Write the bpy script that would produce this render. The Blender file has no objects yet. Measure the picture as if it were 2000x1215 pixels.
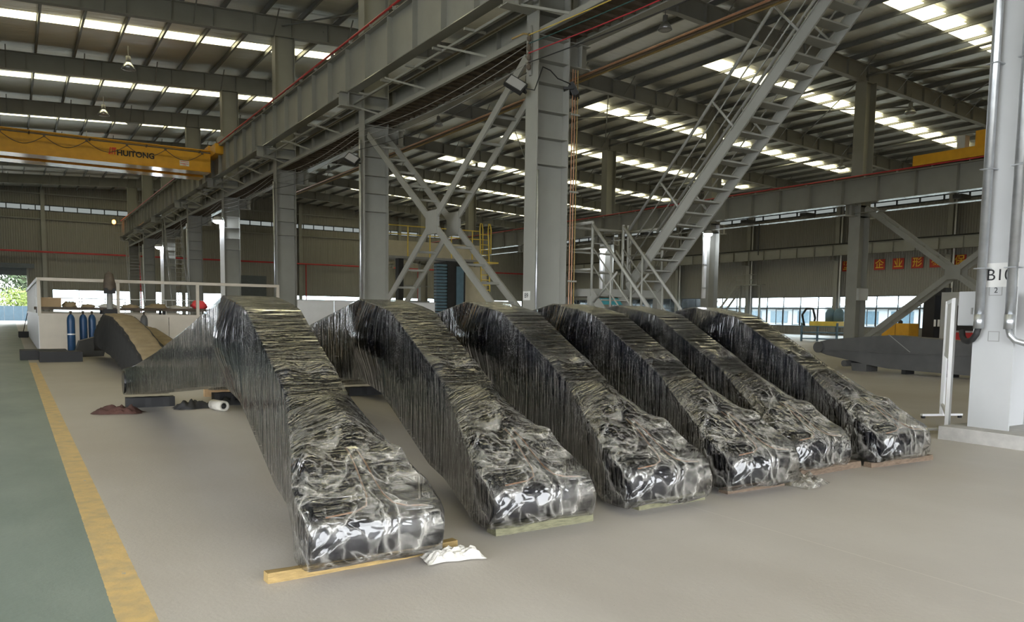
import bpy, bmesh, math, random
from mathutils import Vector, Matrix, noise
random.seed(7)
scn = bpy.context.scene
COL = scn.collection

# ------------------------------------------------------------------ camera
F_PX, CY_PX, YAW, PITCH, ROLL, EYE = 1549.91, 748.51, 0.5627974, -0.0857513, 0.0135982, 1.43515
def _cam():
    fwd = Vector((math.sin(YAW)*math.cos(PITCH), math.cos(YAW)*math.cos(PITCH), math.sin(PITCH)))
    r0 = Vector((math.cos(YAW), -math.sin(YAW), 0)); u0 = r0.cross(fwd)
    c, s = math.cos(ROLL), math.sin(ROLL)
    r = c*r0 + s*u0; u = -s*r0 + c*u0
    cd = bpy.data.cameras.new('camera'); co = bpy.data.objects.new('camera', cd); COL.objects.link(co)
    m = Matrix(((r.x, u.x, -fwd.x, 0), (r.y, u.y, -fwd.y, 0), (r.z, u.z, -fwd.z, EYE), (0, 0, 0, 1)))
    co.matrix_world = m
    cd.sensor_width = 36; cd.lens = F_PX*36/2000
    cd.shift_y = (CY_PX-607.5)/2000
    cd.clip_start = 0.05; cd.clip_end = 500
    scn.camera = co
_cam()

# ------------------------------------------------------------------ world and light
wd = bpy.data.worlds.new('world'); scn.world = wd; wd.use_nodes = True
bg = wd.node_tree.nodes['Background']
bg.inputs[0].default_value = (0.94, 0.97, 1.0, 1); bg.inputs[1].default_value = 11.5
SKYLIGHT_EMIT = 4.6
scn.view_settings.view_transform = 'Standard'; scn.view_settings.look = 'None'
scn.view_settings.gamma = 1.0; scn.view_settings.exposure = 0.22
scn.view_settings.use_curve_mapping = False
scn.cycles.max_bounces = 8; scn.cycles.diffuse_bounces = 4; scn.cycles.glossy_bounces = 3
scn.cycles.transparent_max_bounces = 12; scn.cycles.caustics_reflective = False; scn.cycles.caustics_refractive = False
scn.cycles.sample_clamp_indirect = 6.0; scn.cycles.use_adaptive_sampling = True; scn.cycles.adaptive_threshold = 0.025

# ------------------------------------------------------------------ materials
M = {}
def nodes(name):
    m = bpy.data.materials.new(name); m.use_nodes = True
    nt = m.node_tree; return m, nt, nt.nodes['Principled BSDF']
def mat(name, col, rough=0.6, metal=0.0, var=0.12, scale=3.0, bump=0.0, bscale=40.0, spec=0.5, stretch=(1,1,1), emit=None, estr=0):
    m, nt, p = nodes(name)
    p.inputs['Roughness'].default_value = rough; p.inputs['Metallic'].default_value = metal
    p.inputs['Specular IOR Level'].default_value = spec
    tc = nt.nodes.new('ShaderNodeTexCoord'); mp = nt.nodes.new('ShaderNodeMapping'); mp.inputs['Scale'].default_value = stretch
    nt.links.new(tc.outputs['Object'], mp.inputs['Vector'])
    if var > 0:
        n = nt.nodes.new('ShaderNodeTexNoise'); n.inputs['Scale'].default_value = scale; n.inputs['Detail'].default_value = 5
        nt.links.new(mp.outputs[0], n.inputs['Vector'])
        r = nt.nodes.new('ShaderNodeValToRGB')
        r.color_ramp.elements[0].position = 0.3; r.color_ramp.elements[1].position = 0.7
        r.color_ramp.elements[0].color = tuple(max(0, c*(1-var)) for c in col)+(1,)
        r.color_ramp.elements[1].color = tuple(min(1, c*(1+var)) for c in col)+(1,)
        nt.links.new(n.outputs['Fac'], r.inputs[0]); nt.links.new(r.outputs[0], p.inputs['Base Color'])
    else:
        p.inputs['Base Color'].default_value = tuple(col)+(1,)
    if bump > 0:
        b = nt.nodes.new('ShaderNodeTexNoise'); b.inputs['Scale'].default_value = bscale; b.inputs['Detail'].default_value = 6
        nt.links.new(mp.outputs[0], b.inputs['Vector'])
        bn = nt.nodes.new('ShaderNodeBump'); bn.inputs['Strength'].default_value = bump; bn.inputs['Distance'].default_value = 0.02
        nt.links.new(b.outputs['Fac'], bn.inputs['Height']); nt.links.new(bn.outputs[0], p.inputs['Normal'])
    if emit:
        p.inputs['Emission Color'].default_value = tuple(emit)+(1,); p.inputs['Emission Strength'].default_value = estr
    M[name] = m; return m
mat('steel', (0.265, 0.265, 0.24), 0.5, var=0.08, scale=1.2)
mat('steel_gloss', (0.265, 0.265, 0.24), 0.16, var=0.05, scale=1.2)
mat('crane_gloss', (0.62, 0.32, 0.02), 0.14, var=0.05)
mat('steel_white_and_daylit', (0.43, 0.44, 0.445), 0.45, var=0.05, scale=1.5)  # for white housings, and for column B10 lightened to show its daylight
mat('steel_dark', (0.25, 0.25, 0.24), 0.55, var=0.1)
mat('purlin', (0.20, 0.205, 0.20), 0.45, 0.3, var=0.08)
mat('galv', (0.50, 0.52, 0.54), 0.32, 0.8, var=0.15, scale=6)
mat('rust', (0.10, 0.078, 0.058), 0.8, var=0.3, scale=5)
mat('red_paint', (0.42, 0.025, 0.03), 0.45, var=0.1)
mat('crane_yellow', (0.62, 0.32, 0.02), 0.42, var=0.08)
mat('rail_yellow', (0.75, 0.55, 0.08), 0.45, var=0.1)
mat('black_paint', (0.009, 0.010, 0.015), 0.22, var=0.2)
mat('black_matt', (0.015, 0.015, 0.016), 0.7, var=0.2)
mat('primer_grey', (0.075, 0.075, 0.075), 0.5, var=0.18, scale=2)
mat('white', (0.78, 0.79, 0.80), 0.45, var=0.03)
mat('cream', (0.55, 0.50, 0.42), 0.55, var=0.05)
mat('beige', (0.50, 0.45, 0.32), 0.5, var=0.06)
mat('blue', (0.012, 0.055, 0.14), 0.4, var=0.12)
mat('blue_grey', (0.10, 0.18, 0.24), 0.5, var=0.12)
mat('turquoise', (0.08, 0.42, 0.52), 0.45, var=0.06)
mat('wood_yellow', (0.29, 0.20, 0.075), 0.75, var=0.22, scale=14, stretch=(1, 6, 6), bump=.3)
mat('wood_green', (0.15, 0.145, 0.085), 0.8, var=0.3, scale=14, stretch=(1, 6, 6), bump=.3)
mat('wood_brown', (0.13, 0.092, 0.062), 0.8, var=0.3, scale=14, stretch=(1, 6, 6), bump=.3)
mat('wood_pale', (0.55, 0.38, 0.22), 0.8, var=0.15, scale=10)
mat('copper', (0.36, 0.18, 0.10), 0.4, 0.3, var=0.1)
mat('paper', (0.50, 0.48, 0.43), 0.8, var=0.12, bump=.4, bscale=30)
mat('cloth_brown', (0.26, 0.20, 0.12), 0.85, var=0.18, bump=.4, bscale=14)
mat('rag_red', (0.055, 0.022, 0.016), 0.9, var=0.3, bump=.5, bscale=25)
mat('concrete', (0.40, 0.39, 0.37), 0.85, var=0.12, scale=8, bump=.25)
mat('red_bag', (0.75, 0.06, 0.07), 0.5, var=0.1)
mat('cardboard', (0.36, 0.25, 0.14), 0.8, var=0.08)
mat('text_black', (0.01, 0.01, 0.012), 0.6, var=0)
mat('text_red', (0.62, 0.05, 0.02), 0.5, var=0)
mat('sign_white', (0.64, 0.64, 0.62), 0.6, var=0.05, scale=9)
mat('banner_red', (0.42, 0.035, 0.02), 0.6, var=0.05)
mat('banner_gold', (0.80, 0.52, 0.05), 0.6, var=0)
mat('wire_yellow', (0.55, 0.40, 0.08), 0.6, var=0)
mat('wire_teal', (0.02, 0.07, 0.07), 0.6, var=0)
mat('wire_red', (0.35, 0.02, 0.03), 0.6, var=0)
mat('lamp_glass', (0.32, 0.32, 0.32), 0.25, var=0)
mat('lamp_on', (1, 1, 1), 0.5, var=0, emit=(0.86, 0.92, 1.0), estr=140)
mat('beacon_on', (1, .4, .05), 0.5, var=0, emit=(1.0, 0.32, 0.05), estr=14)
mat('skylight', (0.8, 0.78, 0.6), 0.5, var=0, emit=(1.0, 0.915, 0.56), estr=SKYLIGHT_EMIT)
mat('leaf_bright', (0.10, 0.15, 0.012), 0.6, var=0.35, scale=4)
mat('leaf', (0.045, 0.075, 0.03), 0.6, var=0.35, scale=3)
mat('bark', (0.20, 0.16, 0.11), 0.9, var=0.2)
mat('blue_sheet', (0.07, 0.12, 0.16), 0.6, var=0.1)
mat('far_wall', (0.30, 0.31, 0.32), 0.7, var=0.04)
mat('far_glass', (0.08, 0.12, 0.15), 0.2, var=0.1)
mat('frame_dark', (0.05, 0.06, 0.07), 0.5, var=0)
mat('shutter', (0.10, 0.115, 0.125), 0.5, var=0.08)
mat('ground', (0.16, 0.155, 0.14), 0.9, var=0.08)

def cladding(name, col, axis):
    m, nt, p = nodes(name)
    p.inputs['Roughness'].default_value = 0.5
    tc = nt.nodes.new('ShaderNodeTexCoord'); sp = nt.nodes.new('ShaderNodeSeparateXYZ'); nt.links.new(tc.outputs['Object'], sp.inputs[0])
    mu = nt.nodes.new('ShaderNodeMath'); mu.operation = 'MULTIPLY'; mu.inputs[1].default_value = 2*math.pi/0.42
    nt.links.new(sp.outputs[axis], mu.inputs[0])
    sn = nt.nodes.new('ShaderNodeMath'); sn.operation = 'SINE'; nt.links.new(mu.outputs[0], sn.inputs[0])
    pw = nt.nodes.new('ShaderNodeMath'); pw.operation = 'POWER'; 
    ab = nt.nodes.new('ShaderNodeMath'); ab.operation = 'ABSOLUTE'; nt.links.new(sn.outputs[0], ab.inputs[0])
    nt.links.new(ab.outputs[0], pw.inputs[0]); pw.inputs[1].default_value = 6
    b = nt.nodes.new('ShaderNodeBump'); b.inputs['Strength'].default_value = 0.8; b.inputs['Distance'].default_value = 0.05
    nt.links.new(pw.outputs[0], b.inputs['Height']); nt.links.new(b.outputs[0], p.inputs['Normal'])
    n = nt.nodes.new('ShaderNodeTexNoise'); n.inputs['Scale'].default_value = 0.25; nt.links.new(tc.outputs['Object'], n.inputs['Vector'])
    r = nt.nodes.new('ShaderNodeValToRGB'); r.color_ramp.elements[0].color = tuple(c*.92 for c in col)+(1,); r.color_ramp.elements[1].color = tuple(c*1.06 for c in col)+(1,)
    nt.links.new(n.outputs['Fac'], r.inputs[0]); nt.links.new(r.outputs[0], p.inputs['Base Color'])
    M[name] = m
cladding('clad_x', (0.255, 0.245, 0.22), 0)
cladding('clad_y', (0.255, 0.245, 0.22), 1)

def foil():
    m, nt, p = nodes('foil')
    p.inputs['Base Color'].default_value = (0.72, 0.72, 0.68, 1); p.inputs['Metallic'].default_value = 0.9; p.inputs['Roughness'].default_value = 0.42
    tc = nt.nodes.new('ShaderNodeTexCoord'); mp = nt.nodes.new('ShaderNodeMapping'); mp.inputs['Scale'].default_value = (0.25, 1.6, 1)
    nt.links.new(tc.outputs['Object'], mp.inputs[0])
    n = nt.nodes.new('ShaderNodeTexNoise'); n.inputs['Scale'].default_value = 2.0; n.inputs['Detail'].default_value = 6; nt.links.new(mp.outputs[0], n.inputs['Vector'])
    b = nt.nodes.new('ShaderNodeBump'); b.inputs['Strength'].default_value = 0.6; b.inputs['Distance'].default_value = 0.12
    nt.links.new(n.outputs['Fac'], b.inputs['Height']); nt.links.new(b.outputs[0], p.inputs['Normal'])
    M['foil'] = m
foil()

def floor_mat():
    m, nt, p = nodes('floor')
    L = nt.links.new
    tc = nt.nodes.new('ShaderNodeTexCoord'); sp = nt.nodes.new('ShaderNodeSeparateXYZ'); L(tc.outputs['Object'], sp.inputs[0])
    def ns(scale, det=6, st=(1,1,1), rough=.6):
        mp = nt.nodes.new('ShaderNodeMapping'); mp.inputs['Scale'].default_value = st; L(tc.outputs['Object'], mp.inputs[0])
        n = nt.nodes.new('ShaderNodeTexNoise'); n.inputs['Scale'].default_value = scale; n.inputs['Detail'].default_value = det; n.inputs['Roughness'].default_value = rough
        L(mp.outputs[0], n.inputs['Vector']); return n.outputs['Fac']
    def ramp(fac, stops):
        r = nt.nodes.new('ShaderNodeValToRGB'); e = r.color_ramp.elements
        e[0].position, e[0].color = stops[0][0], stops[0][1]+(1,); e[1].position, e[1].color = stops[1][0], stops[1][1]+(1,)
        for s in stops[2:]:
            k = e.new(s[0]); k.color = s[1]+(1,)
        L(fac, r.inputs[0]); return r.outputs[0]
    def math_(op, a, b=None):
        q = nt.nodes.new('ShaderNodeMath'); q.operation = op
        for i, v in enumerate((a, b)):
            if v is None: continue
            if isinstance(v, (int, float)): q.inputs[i].default_value = v
            else: L(v, q.inputs[i])
        return q.outputs[0]
    def mix(f, a, b):
        q = nt.nodes.new('ShaderNodeMix'); q.data_type = 'RGBA'
        if isinstance(f, (int, float)): q.inputs['Factor'].default_value = f
        else: L(f, q.inputs['Factor'])
        for k, v in ((6, a), (7, b)):
            if isinstance(v, tuple): q.inputs[k].default_value = v+(1,)
            else: L(v, q.inputs[k])
        return q.outputs[2]
    def rng_(v, a, b):
        q = nt.nodes.new('ShaderNodeMapRange'); q.interpolation_type = 'SMOOTHSTEP'; q.inputs[1].default_value = a; q.inputs[2].default_value = b; L(v, q.inputs[0]); return q.outputs[0]
    n1 = ns(0.55, 8, (1, .45, 1)); n2 = ns(5, 8); n3 = ns(60, 3)
    conc = ramp(n1, [(0.3, (0.39, 0.36, 0.325)), (0.72, (0.54, 0.51, 0.47))])
    conc = mix(math_('MULTIPLY', n2, .35), conc, (0.45, 0.42, 0.38))
    conc = mix(math_('MULTIPLY', math_('GREATER_THAN', n3, .70), .5), conc, (0.2, 0.17, 0.14))
    conc = mix(math_('MULTIPLY', rng_(ns(.16, 4), .42, .68), .38), conc, (0.30, 0.25, 0.19))
    green = ramp(ns(1.3, 8, (1, .5, 1)), [(0.25, (0.14, 0.185, 0.165)), (0.75, (0.24, 0.285, 0.255))])
    green = mix(math_('MULTIPLY', math_('GREATER_THAN', n3, .69), .4), green, (0.1, 0.11, 0.1))
    yel = ramp(ns(7, 8), [(0.28, (0.42, 0.33, 0.19)), (0.6, (0.64, 0.45, 0.19))])
    x = math_('ADD', sp.outputs[0], math_('MULTIPLY', math_('SUBTRACT', ns(18, 3), .5), .012))
    ing = math_('LESS_THAN', x, 0.365)
    iny = math_('MULTIPLY', math_('GREATER_THAN', x, 0.365), math_('LESS_THAN', x, 0.535)); iny = math_('MULTIPLY', iny, math_('LESS_THAN', sp.outputs[1], 24.6))
    iny = math_('MULTIPLY', iny, math_('GREATER_THAN', ns(9, 8, (1, .6, 1)), .34))
    col = mix(ing, conc, green); col = mix(iny, col, yel)
    # expansion joints every six metres, one passing at x = 4.33
    ph = math_('ABSOLUTE', math_('SUBTRACT', math_('MODULO', math_('ADD', sp.outputs[0], 1.67+60), 6.0), 0.0))
    j = math_('LESS_THAN', ph, 0.008)
    j = math_('MULTIPLY', j, math_('GREATER_THAN', sp.outputs[0], 1.0))
    col = mix(math_('MULTIPLY', j, .55), col, (0.62, 0.58, 0.52))
    L(col, p.inputs['Base Color'])
    rr = math_('ADD', math_('MULTIPLY', n1, .25), .36); L(rr, p.inputs['Roughness'])
    b = nt.nodes.new('ShaderNodeBump'); b.inputs['Strength'].default_value = 0.12; b.inputs['Distance'].default_value = 0.02
    L(ns(30, 8), b.inputs['Height']); L(b.outputs[0], p.inputs['Normal'])
    M['floor'] = m
floor_mat()

def film():
    """clear stretch wrap: see-through, glossy, with tight stretch lines running round the boom"""
    m = bpy.data.materials.new('film'); m.use_nodes = True; nt = m.node_tree; L = nt.links.new
    for n in list(nt.nodes): nt.nodes.remove(n)
    out = nt.nodes.new('ShaderNodeOutputMaterial')
    tc = nt.nodes.new('ShaderNodeTexCoord')
    def ns(scale, st, det=4, rough=.6, rot=(0, 0, 0), dist=0):
        mp = nt.nodes.new('ShaderNodeMapping'); mp.inputs['Scale'].default_value = st; mp.inputs['Rotation'].default_value = rot; L(tc.outputs['Object'], mp.inputs[0])
        n = nt.nodes.new('ShaderNodeTexNoise'); n.inputs['Scale'].default_value = scale; n.inputs['Detail'].default_value = det; n.inputs['Roughness'].default_value = rough
        n.inputs['Distortion'].default_value = dist
        L(mp.outputs[0], n.inputs['Vector']); return n.outputs['Fac']
    def math_(op, a, b=None):
        q = nt.nodes.new('ShaderNodeMath'); q.operation = op
        for i, v in enumerate((a, b)):
            if v is None: continue
            if isinstance(v, (int, float)): q.inputs[i].default_value = v
            else: L(v, q.inputs[i])
        return q.outputs[0]
    def ridge(n_, pw):
        return math_('POWER', math_('SUBTRACT', 1.0, math_('ABSOLUTE', math_('SUBTRACT', math_('MULTIPLY', n_, 2.0), 1.0))), pw)
    def rng(v, a, b, c, d):
        q = nt.nodes.new('ShaderNodeMapRange'); q.interpolation_type = 'SMOOTHSTEP'
        for i_, t in enumerate((a, b, c, d)): q.inputs[i_+1].default_value = t
        L(v, q.inputs[0]); return q.outputs[0]
    sp = nt.nodes.new('ShaderNodeSeparateXYZ'); L(tc.outputs['Object'], sp.inputs[0])
    fr_ = rng(sp.outputs[1], .30, .85, 1.0, 0.0)                       # loosely gathered film at the front end
    n1 = ns(1.0, (1.0, 13, 1.2), 2, .5, (.32, 0, .12), .25); n2 = ns(1.0, (1.6, 21, 1.8), 2, .5, (-.15, 0, -.2), .2)
    n3 = ns(3.4, (1, 1, 1), 2, .5, dist=.8); n4 = ns(6.0, (1, 1.5, 1), 2, .5, (.4, .3, .9), 1.0)
    r1 = ridge(n1, 20); r2 = ridge(n2, 18)
    r3 = ridge(n3, 26); r4 = ridge(n4, 22)                             # crumple creases
    w1 = ridge(n1, 4); w2 = ridge(n2, 4); w3 = ridge(n3, 5); w4 = ridge(n4, 5)
    big = ns(2.6, (1, .7, 1), 3, .55)
    patch = rng(ns(1.7, (1, 1, 1), 3, .6), .40, .62, .05, 1.0)
    st_h = math_('ADD', math_('ADD', math_('MULTIPLY', w1, 1.0), math_('MULTIPLY', w2, .5)), math_('MULTIPLY', big, 1.8))
    cr_h = math_('ADD', math_('MULTIPLY', w3, 1.2), math_('MULTIPLY', w4, .8))
    h = math_('ADD', st_h, math_('MULTIPLY', cr_h, math_('ADD', math_('MULTIPLY', fr_, .9), .10)))
    bump = nt.nodes.new('ShaderNodeBump'); bump.inputs['Strength'].default_value = 1.0; bump.inputs['Distance'].default_value = 0.0065
    L(h, bump.inputs['Height'])
    gl = nt.nodes.new('ShaderNodeBsdfGlossy'); gl.inputs['Roughness'].default_value = 0.09; gl.inputs['Color'].default_value = (1, 1, 1, 1); L(bump.outputs[0], gl.inputs['Normal'])
    df = nt.nodes.new('ShaderNodeBsdfDiffuse'); df.inputs['Color'].default_value = (.80, .77, .70, 1); L(bump.outputs[0], df.inputs['Normal'])
    tr = nt.nodes.new('ShaderNodeBsdfTransparent'); tr.inputs['Color'].default_value = (.98, .98, .98, 1)
    lw = nt.nodes.new('ShaderNodeFresnel'); lw.inputs['IOR'].default_value = 1.5; L(bump.outputs[0], lw.inputs['Normal'])
    # creased, doubled film scatters white along the folds
    wl = math_('ADD', math_('MULTIPLY', math_('ADD', math_('MULTIPLY', r1, .12), math_('MULTIPLY', r2, .06)), patch),
               math_('MULTIPLY', math_('ADD', math_('MULTIPLY', r3, .34), math_('MULTIPLY', r4, .22)), math_('ADD', math_('MULTIPLY', fr_, .9), .03)))
    wl = math_('MINIMUM', math_('ADD', wl, .004), .6)
    m1 = nt.nodes.new('ShaderNodeMixShader'); L(wl, m1.inputs[0]); L(tr.outputs[0], m1.inputs[1]); L(df.outputs[0], m1.inputs[2])
    fr = math_('MINIMUM', math_('ADD', math_('MULTIPLY', lw.outputs[0], 1.25), .0), .9)
    m2 = nt.nodes.new('ShaderNodeMixShader'); L(fr, m2.inputs[0]); L(m1.outputs[0], m2.inputs[1]); L(gl.outputs[0], m2.inputs[2])
    L(m2.outputs[0], out.inputs[0]); M['film'] = m
film()

def glass():
    m = bpy.data.materials.new('pane_glass'); m.use_nodes = True; nt = m.node_tree; L = nt.links.new
    for n in list(nt.nodes): nt.nodes.remove(n)
    out = nt.nodes.new('ShaderNodeOutputMaterial'); tr = nt.nodes.new('ShaderNodeBsdfTransparent'); tr.inputs[0].default_value = (.86, .93, .95, 1)
    gl = nt.nodes.new('ShaderNodeBsdfGlossy'); gl.inputs['Roughness'].default_value = .05
    fr = nt.nodes.new('ShaderNodeFresnel'); fr.inputs[0].default_value = 1.45
    mx = nt.nodes.new('ShaderNodeMixShader'); L(fr.outputs[0], mx.inputs[0]); L(tr.outputs[0], mx.inputs[1]); L(gl.outputs[0], mx.inputs[2]); L(mx.outputs[0], out.inputs[0])
    M['glass'] = m
glass()
def frosted():
    m = bpy.data.materials.new('frosted'); m.use_nodes = True; nt = m.node_tree; L = nt.links.new
    for n in list(nt.nodes): nt.nodes.remove(n)
    out = nt.nodes.new('ShaderNodeOutputMaterial'); tr = nt.nodes.new('ShaderNodeBsdfTransparent'); tr.inputs[0].default_value = (.15, .155, .15, 1)
    L(tr.outputs[0], out.inputs[0]); M['frosted'] = m
frosted()

# ------------------------------------------------------------------ mesh helpers
class MB:
    def __init__(s): s.v = []; s.f = []
    def add(s, vs, fs):
        k = len(s.v); s.v += [tuple(v) for v in vs]; s.f += [tuple(i+k for i in f) for f in fs]; return s
    def box(s, x0, x1, y0, y1, z0, z1):
        return s.add([(x0,y0,z0),(x1,y0,z0),(x1,y1,z0),(x0,y1,z0),(x0,y0,z1),(x1,y0,z1),(x1,y1,z1),(x0,y1,z1)],
                     [(0,3,2,1),(4,5,6,7),(0,1,5,4),(1,2,6,5),(2,3,7,6),(3,0,4,7)])
    def bar(s, a, b, w, h=None, up=(0,0,1)):
        """rectangular bar from a to b, w across, h along the up side"""
        h = w if h is None else h
        a = Vector(a); b = Vector(b); d = (b-a).normalized(); up = Vector(up)
        if abs(d.dot(up)) > .98: up = Vector((0,1,0)) if abs(d.y) < .9 else Vector((1,0,0))
        r = d.cross(up).normalized(); u = r.cross(d)
        vs = [p + r*sx*w/2 + u*sz*h/2 for p in (a, b) for sx, sz in ((-1,-1),(1,-1),(1,1),(-1,1))]
        return s.add(vs, [(0,3,2,1),(4,5,6,7),(0,1,5,4),(1,2,6,5),(2,3,7,6),(3,0,4,7)])
    def tube(s, pts, r, n=8, cap=True, radii=None):
        pts = [Vector(p) for p in pts]; rings = []
        ref = None
        for i, p in enumerate(pts):
            d = (pts[min(i+1, len(pts)-1)]-pts[max(i-1, 0)]).normalized()
            if ref is None: ref = Vector((0,0,1)) if abs(d.z) < .9 else Vector((1,0,0))
            x = d.cross(ref).normalized(); y = x.cross(d).normalized(); ref = y
            rr = radii[i] if radii else r
            rings.append([p + x*rr*math.cos(2*math.pi*k/n) + y*rr*math.sin(2*math.pi*k/n) for k in range(n)])
        vs = [v for q in rings for v in q]; fs = []
        for i in range(len(pts)-1):
            for k in range(n): fs.append((i*n+k, i*n+(k+1)%n, (i+1)*n+(k+1)%n, (i+1)*n+k))
        if cap: fs += [tuple(range(n))[::-1], tuple(range((len(pts)-1)*n, len(pts)*n))]
        return s.add(vs, fs)
    def lathe(s, prof, cx, cy, n=16, z0=0):
        vs = []; fs = []
        for r, z in prof:
            for k in range(n): vs.append((cx+r*math.cos(2*math.pi*k/n), cy+r*math.sin(2*math.pi*k/n), z0+z))
        for i in range(len(prof)-1):
            for k in range(n): fs.append((i*n+k, i*n+(k+1)%n, (i+1)*n+(k+1)%n, (i+1)*n+k))
        fs += [tuple(range(n))[::-1], tuple(range((len(prof)-1)*n, len(prof)*n))]
        return s.add(vs, fs)
    def prism(s, poly, axis, a, b):
        """polygon in the plane across axis, extruded a..b; axis 'x': (y,z), 'y': (x,z), 'z': (x,y)"""
        def mk(p, t): return {'x': (t, p[0], p[1]), 'y': (p[0], t, p[1]), 'z': (p[0], p[1], t)}[axis]
        n = len(poly); vs = [mk(p, a) for p in poly] + [mk(p, b) for p in poly]
        fs = [tuple(range(n))[::-1], tuple(range(n, 2*n))] + [(i, (i+1)%n, n+(i+1)%n, n+i) for i in range(n)]
        return s.add(vs, fs)
    def blob(s, c, r, seed=0, amp=.25, nu=12, nv=8, flat=None):
        vs = []; fs = []
        for i in range(nv+1):
            th = math.pi*i/nv
            for k in range(nu):
                ph = 2*math.pi*k/nu
                d = Vector((math.sin(th)*math.cos(ph), math.sin(th)*math.sin(ph), math.cos(th)))
                q = 1 + amp*noise.noise(d*2.1+Vector((seed*3.7, seed, 0)))
                p = Vector((d.x*r[0]*q, d.y*r[1]*q, d.z*r[2]*q))
                if flat is not None: p.z = max(p.z, flat)
                vs.append(Vector(c)+p)
        for i in range(nv):
            for k in range(nu): fs.append((i*nu+k, (i+1)*nu+k, (i+1)*nu+(k+1)%nu, i*nu+(k+1)%nu))
        return s.add(vs, fs)
    def build(s, name, m, parent=None, smooth=False, off=None, fix=True, sharp=None):
        vs = s.v if off is None else [(v[0]-off[0], v[1]-off[1], v[2]-off[2]) for v in s.v]
        me = bpy.data.meshes.new(name); me.from_pydata(vs, [], s.f); me.update()
        if fix:
            bm = bmesh.new(); bm.from_mesh(me); bmesh.ops.recalc_face_normals(bm, faces=bm.faces); bm.to_mesh(me); bm.free()
        if smooth:
            for p in me.polygons: p.use_smooth = True
            if sharp: me.set_sharp_from_angle(angle=math.radians(sharp))
        me.materials.append(M[m] if isinstance(m, str) else m)
        o = bpy.data.objects.new(name, me); COL.objects.link(o)
        if off is not None: o.location = off
        if parent is not None: o.parent = parent
        return o
def share(src, name, loc, parent=None, rot=None):
    o = bpy.data.objects.new(name, src.data); COL.objects.link(o); o.location = loc
    if rot: o.rotation_euler = rot
    if parent is not None: o.parent = parent
    return o
def empty(name, loc, label, cat, group=None, rz=0):
    o = bpy.data.objects.new(name, None); COL.objects.link(o); o.location = loc; o.rotation_euler = (0,0,rz); o.empty_display_size = .2
    o['label'] = label; o['category'] = cat
    if group: o['group'] = group
    return o
def tag(o, label, cat, group=None):
    o['label'] = label; o['category'] = cat
    if group: o['group'] = group
    return o
def struct(o, label=None):
    o['kind'] = 'structure'
    if label: o['label'] = label
    return o
def stuff(o): o['kind'] = 'stuff'; return o
def text(name, body, size, m, parent, loc, rot, extrude=.004, bold=0.0):
    cu = bpy.data.curves.new(name, 'FONT'); cu.body = body; cu.size = size; cu.extrude = extrude; cu.offset = bold
    cu.align_x = 'CENTER'; cu.align_y = 'CENTER'
    t = bpy.data.objects.new(name+'_tmp', cu); COL.objects.link(t)
    dg = bpy.context.evaluated_depsgraph_get(); dg.update()
    me = bpy.data.meshes.new_from_object(t.evaluated_get(dg)); me.name = name
    bpy.data.objects.remove(t); bpy.data.curves.remove(cu)
    me.materials.clear(); me.materials.append(M[m])
    o = bpy.data.objects.new(name, me); COL.objects.link(o); o.parent = parent; o.location = loc; o.rotation_euler = rot
    return o
R90 = math.pi/2
ROT_MX = (R90, 0, -R90)     # text lying on a face that looks towards -X
ROT_MY = (R90, 0, 0)        # text lying on a face that looks towards -Y

# ------------------------------------------------------------------ the setting
XB, XC, XD, Y0 = 9.82, 35.8, 62.7, 4.92
RIDGE = 23.3
def zs(x): return 14.85 - 0.052*abs(x-RIDGE)     # underside of the roof sheet
FRAMES = [Y0+10*k for k in range(0, 10)]

struct(MB().box(-40, 130, -60, 160, -.3, -.02).build('ground', 'ground'))
fl = MB().box(-16.6, 63.2, -8, 95.3, -.02, 0).build('floor', 'floor'); struct(fl)

def sheet():
    mb = MB()
    xs = [-16.6+i*1.6 for i in range(50)]; xs = [x for x in xs if x < 63.2]+[63.2]
    ys = [-8+i*1.0 for i in range(110)]
    ys = [y for y in ys if y < 95.3]+[95.3]
    n = len(ys)
    for x in xs:
        for y in ys:
            k = abs(((y-Y0) % 10)-5)/5           # 0 mid-bay, 1 at a frame
            mb.v.append((x, y, zs(x)-.02-.10*(1-k**3)*0.6+.02*noise.noise(Vector((x*.9, y*.5, 0)))))
    for i in range(len(xs)-1):
        for j in range(n-1): mb.f.append((i*n+j, i*n+j+1, (i+1)*n+j+1, (i+1)*n+j))
    return mb.build('ceiling', 'foil', smooth=True)
ceil = struct(sheet())
# opaque roof skin above the insulation
sk = MB()
sk.add([(-17,-8.5,zs(-17)+.12),(RIDGE,-8.5,zs(RIDGE)+.12),(63.6,-8.5,zs(63.6)+.12),(-17,95.8,zs(-17)+.12),(RIDGE,95.8,zs(RIDGE)+.12),(63.6,95.8,zs(63.6)+.12)], [(0,1,4,3),(1,2,5,4)])
sk.build('roof_skin', 'steel_dark', ceil)

PX = [-16.2+1.6*i for i in range(50) if -16.2+1.6*i < 62.9]
pm = MB()
pm.box(-.03, .03, -8, 95.2, -.22, 0).box(-.03, .06, -8, 95.2, -.22, -.205).box(.055, .06, -8, 95.2, -.205, -.185)
p0 = None
for i, x in enumerate(PX):
    if p0 is None: p0 = pm.build('purlin', 'purlin', ceil); p0.location = (x, 0, zs(x)-.06)
    else: share(p0, 'purlin', (x, 0, zs(x)-.06), ceil)
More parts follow.
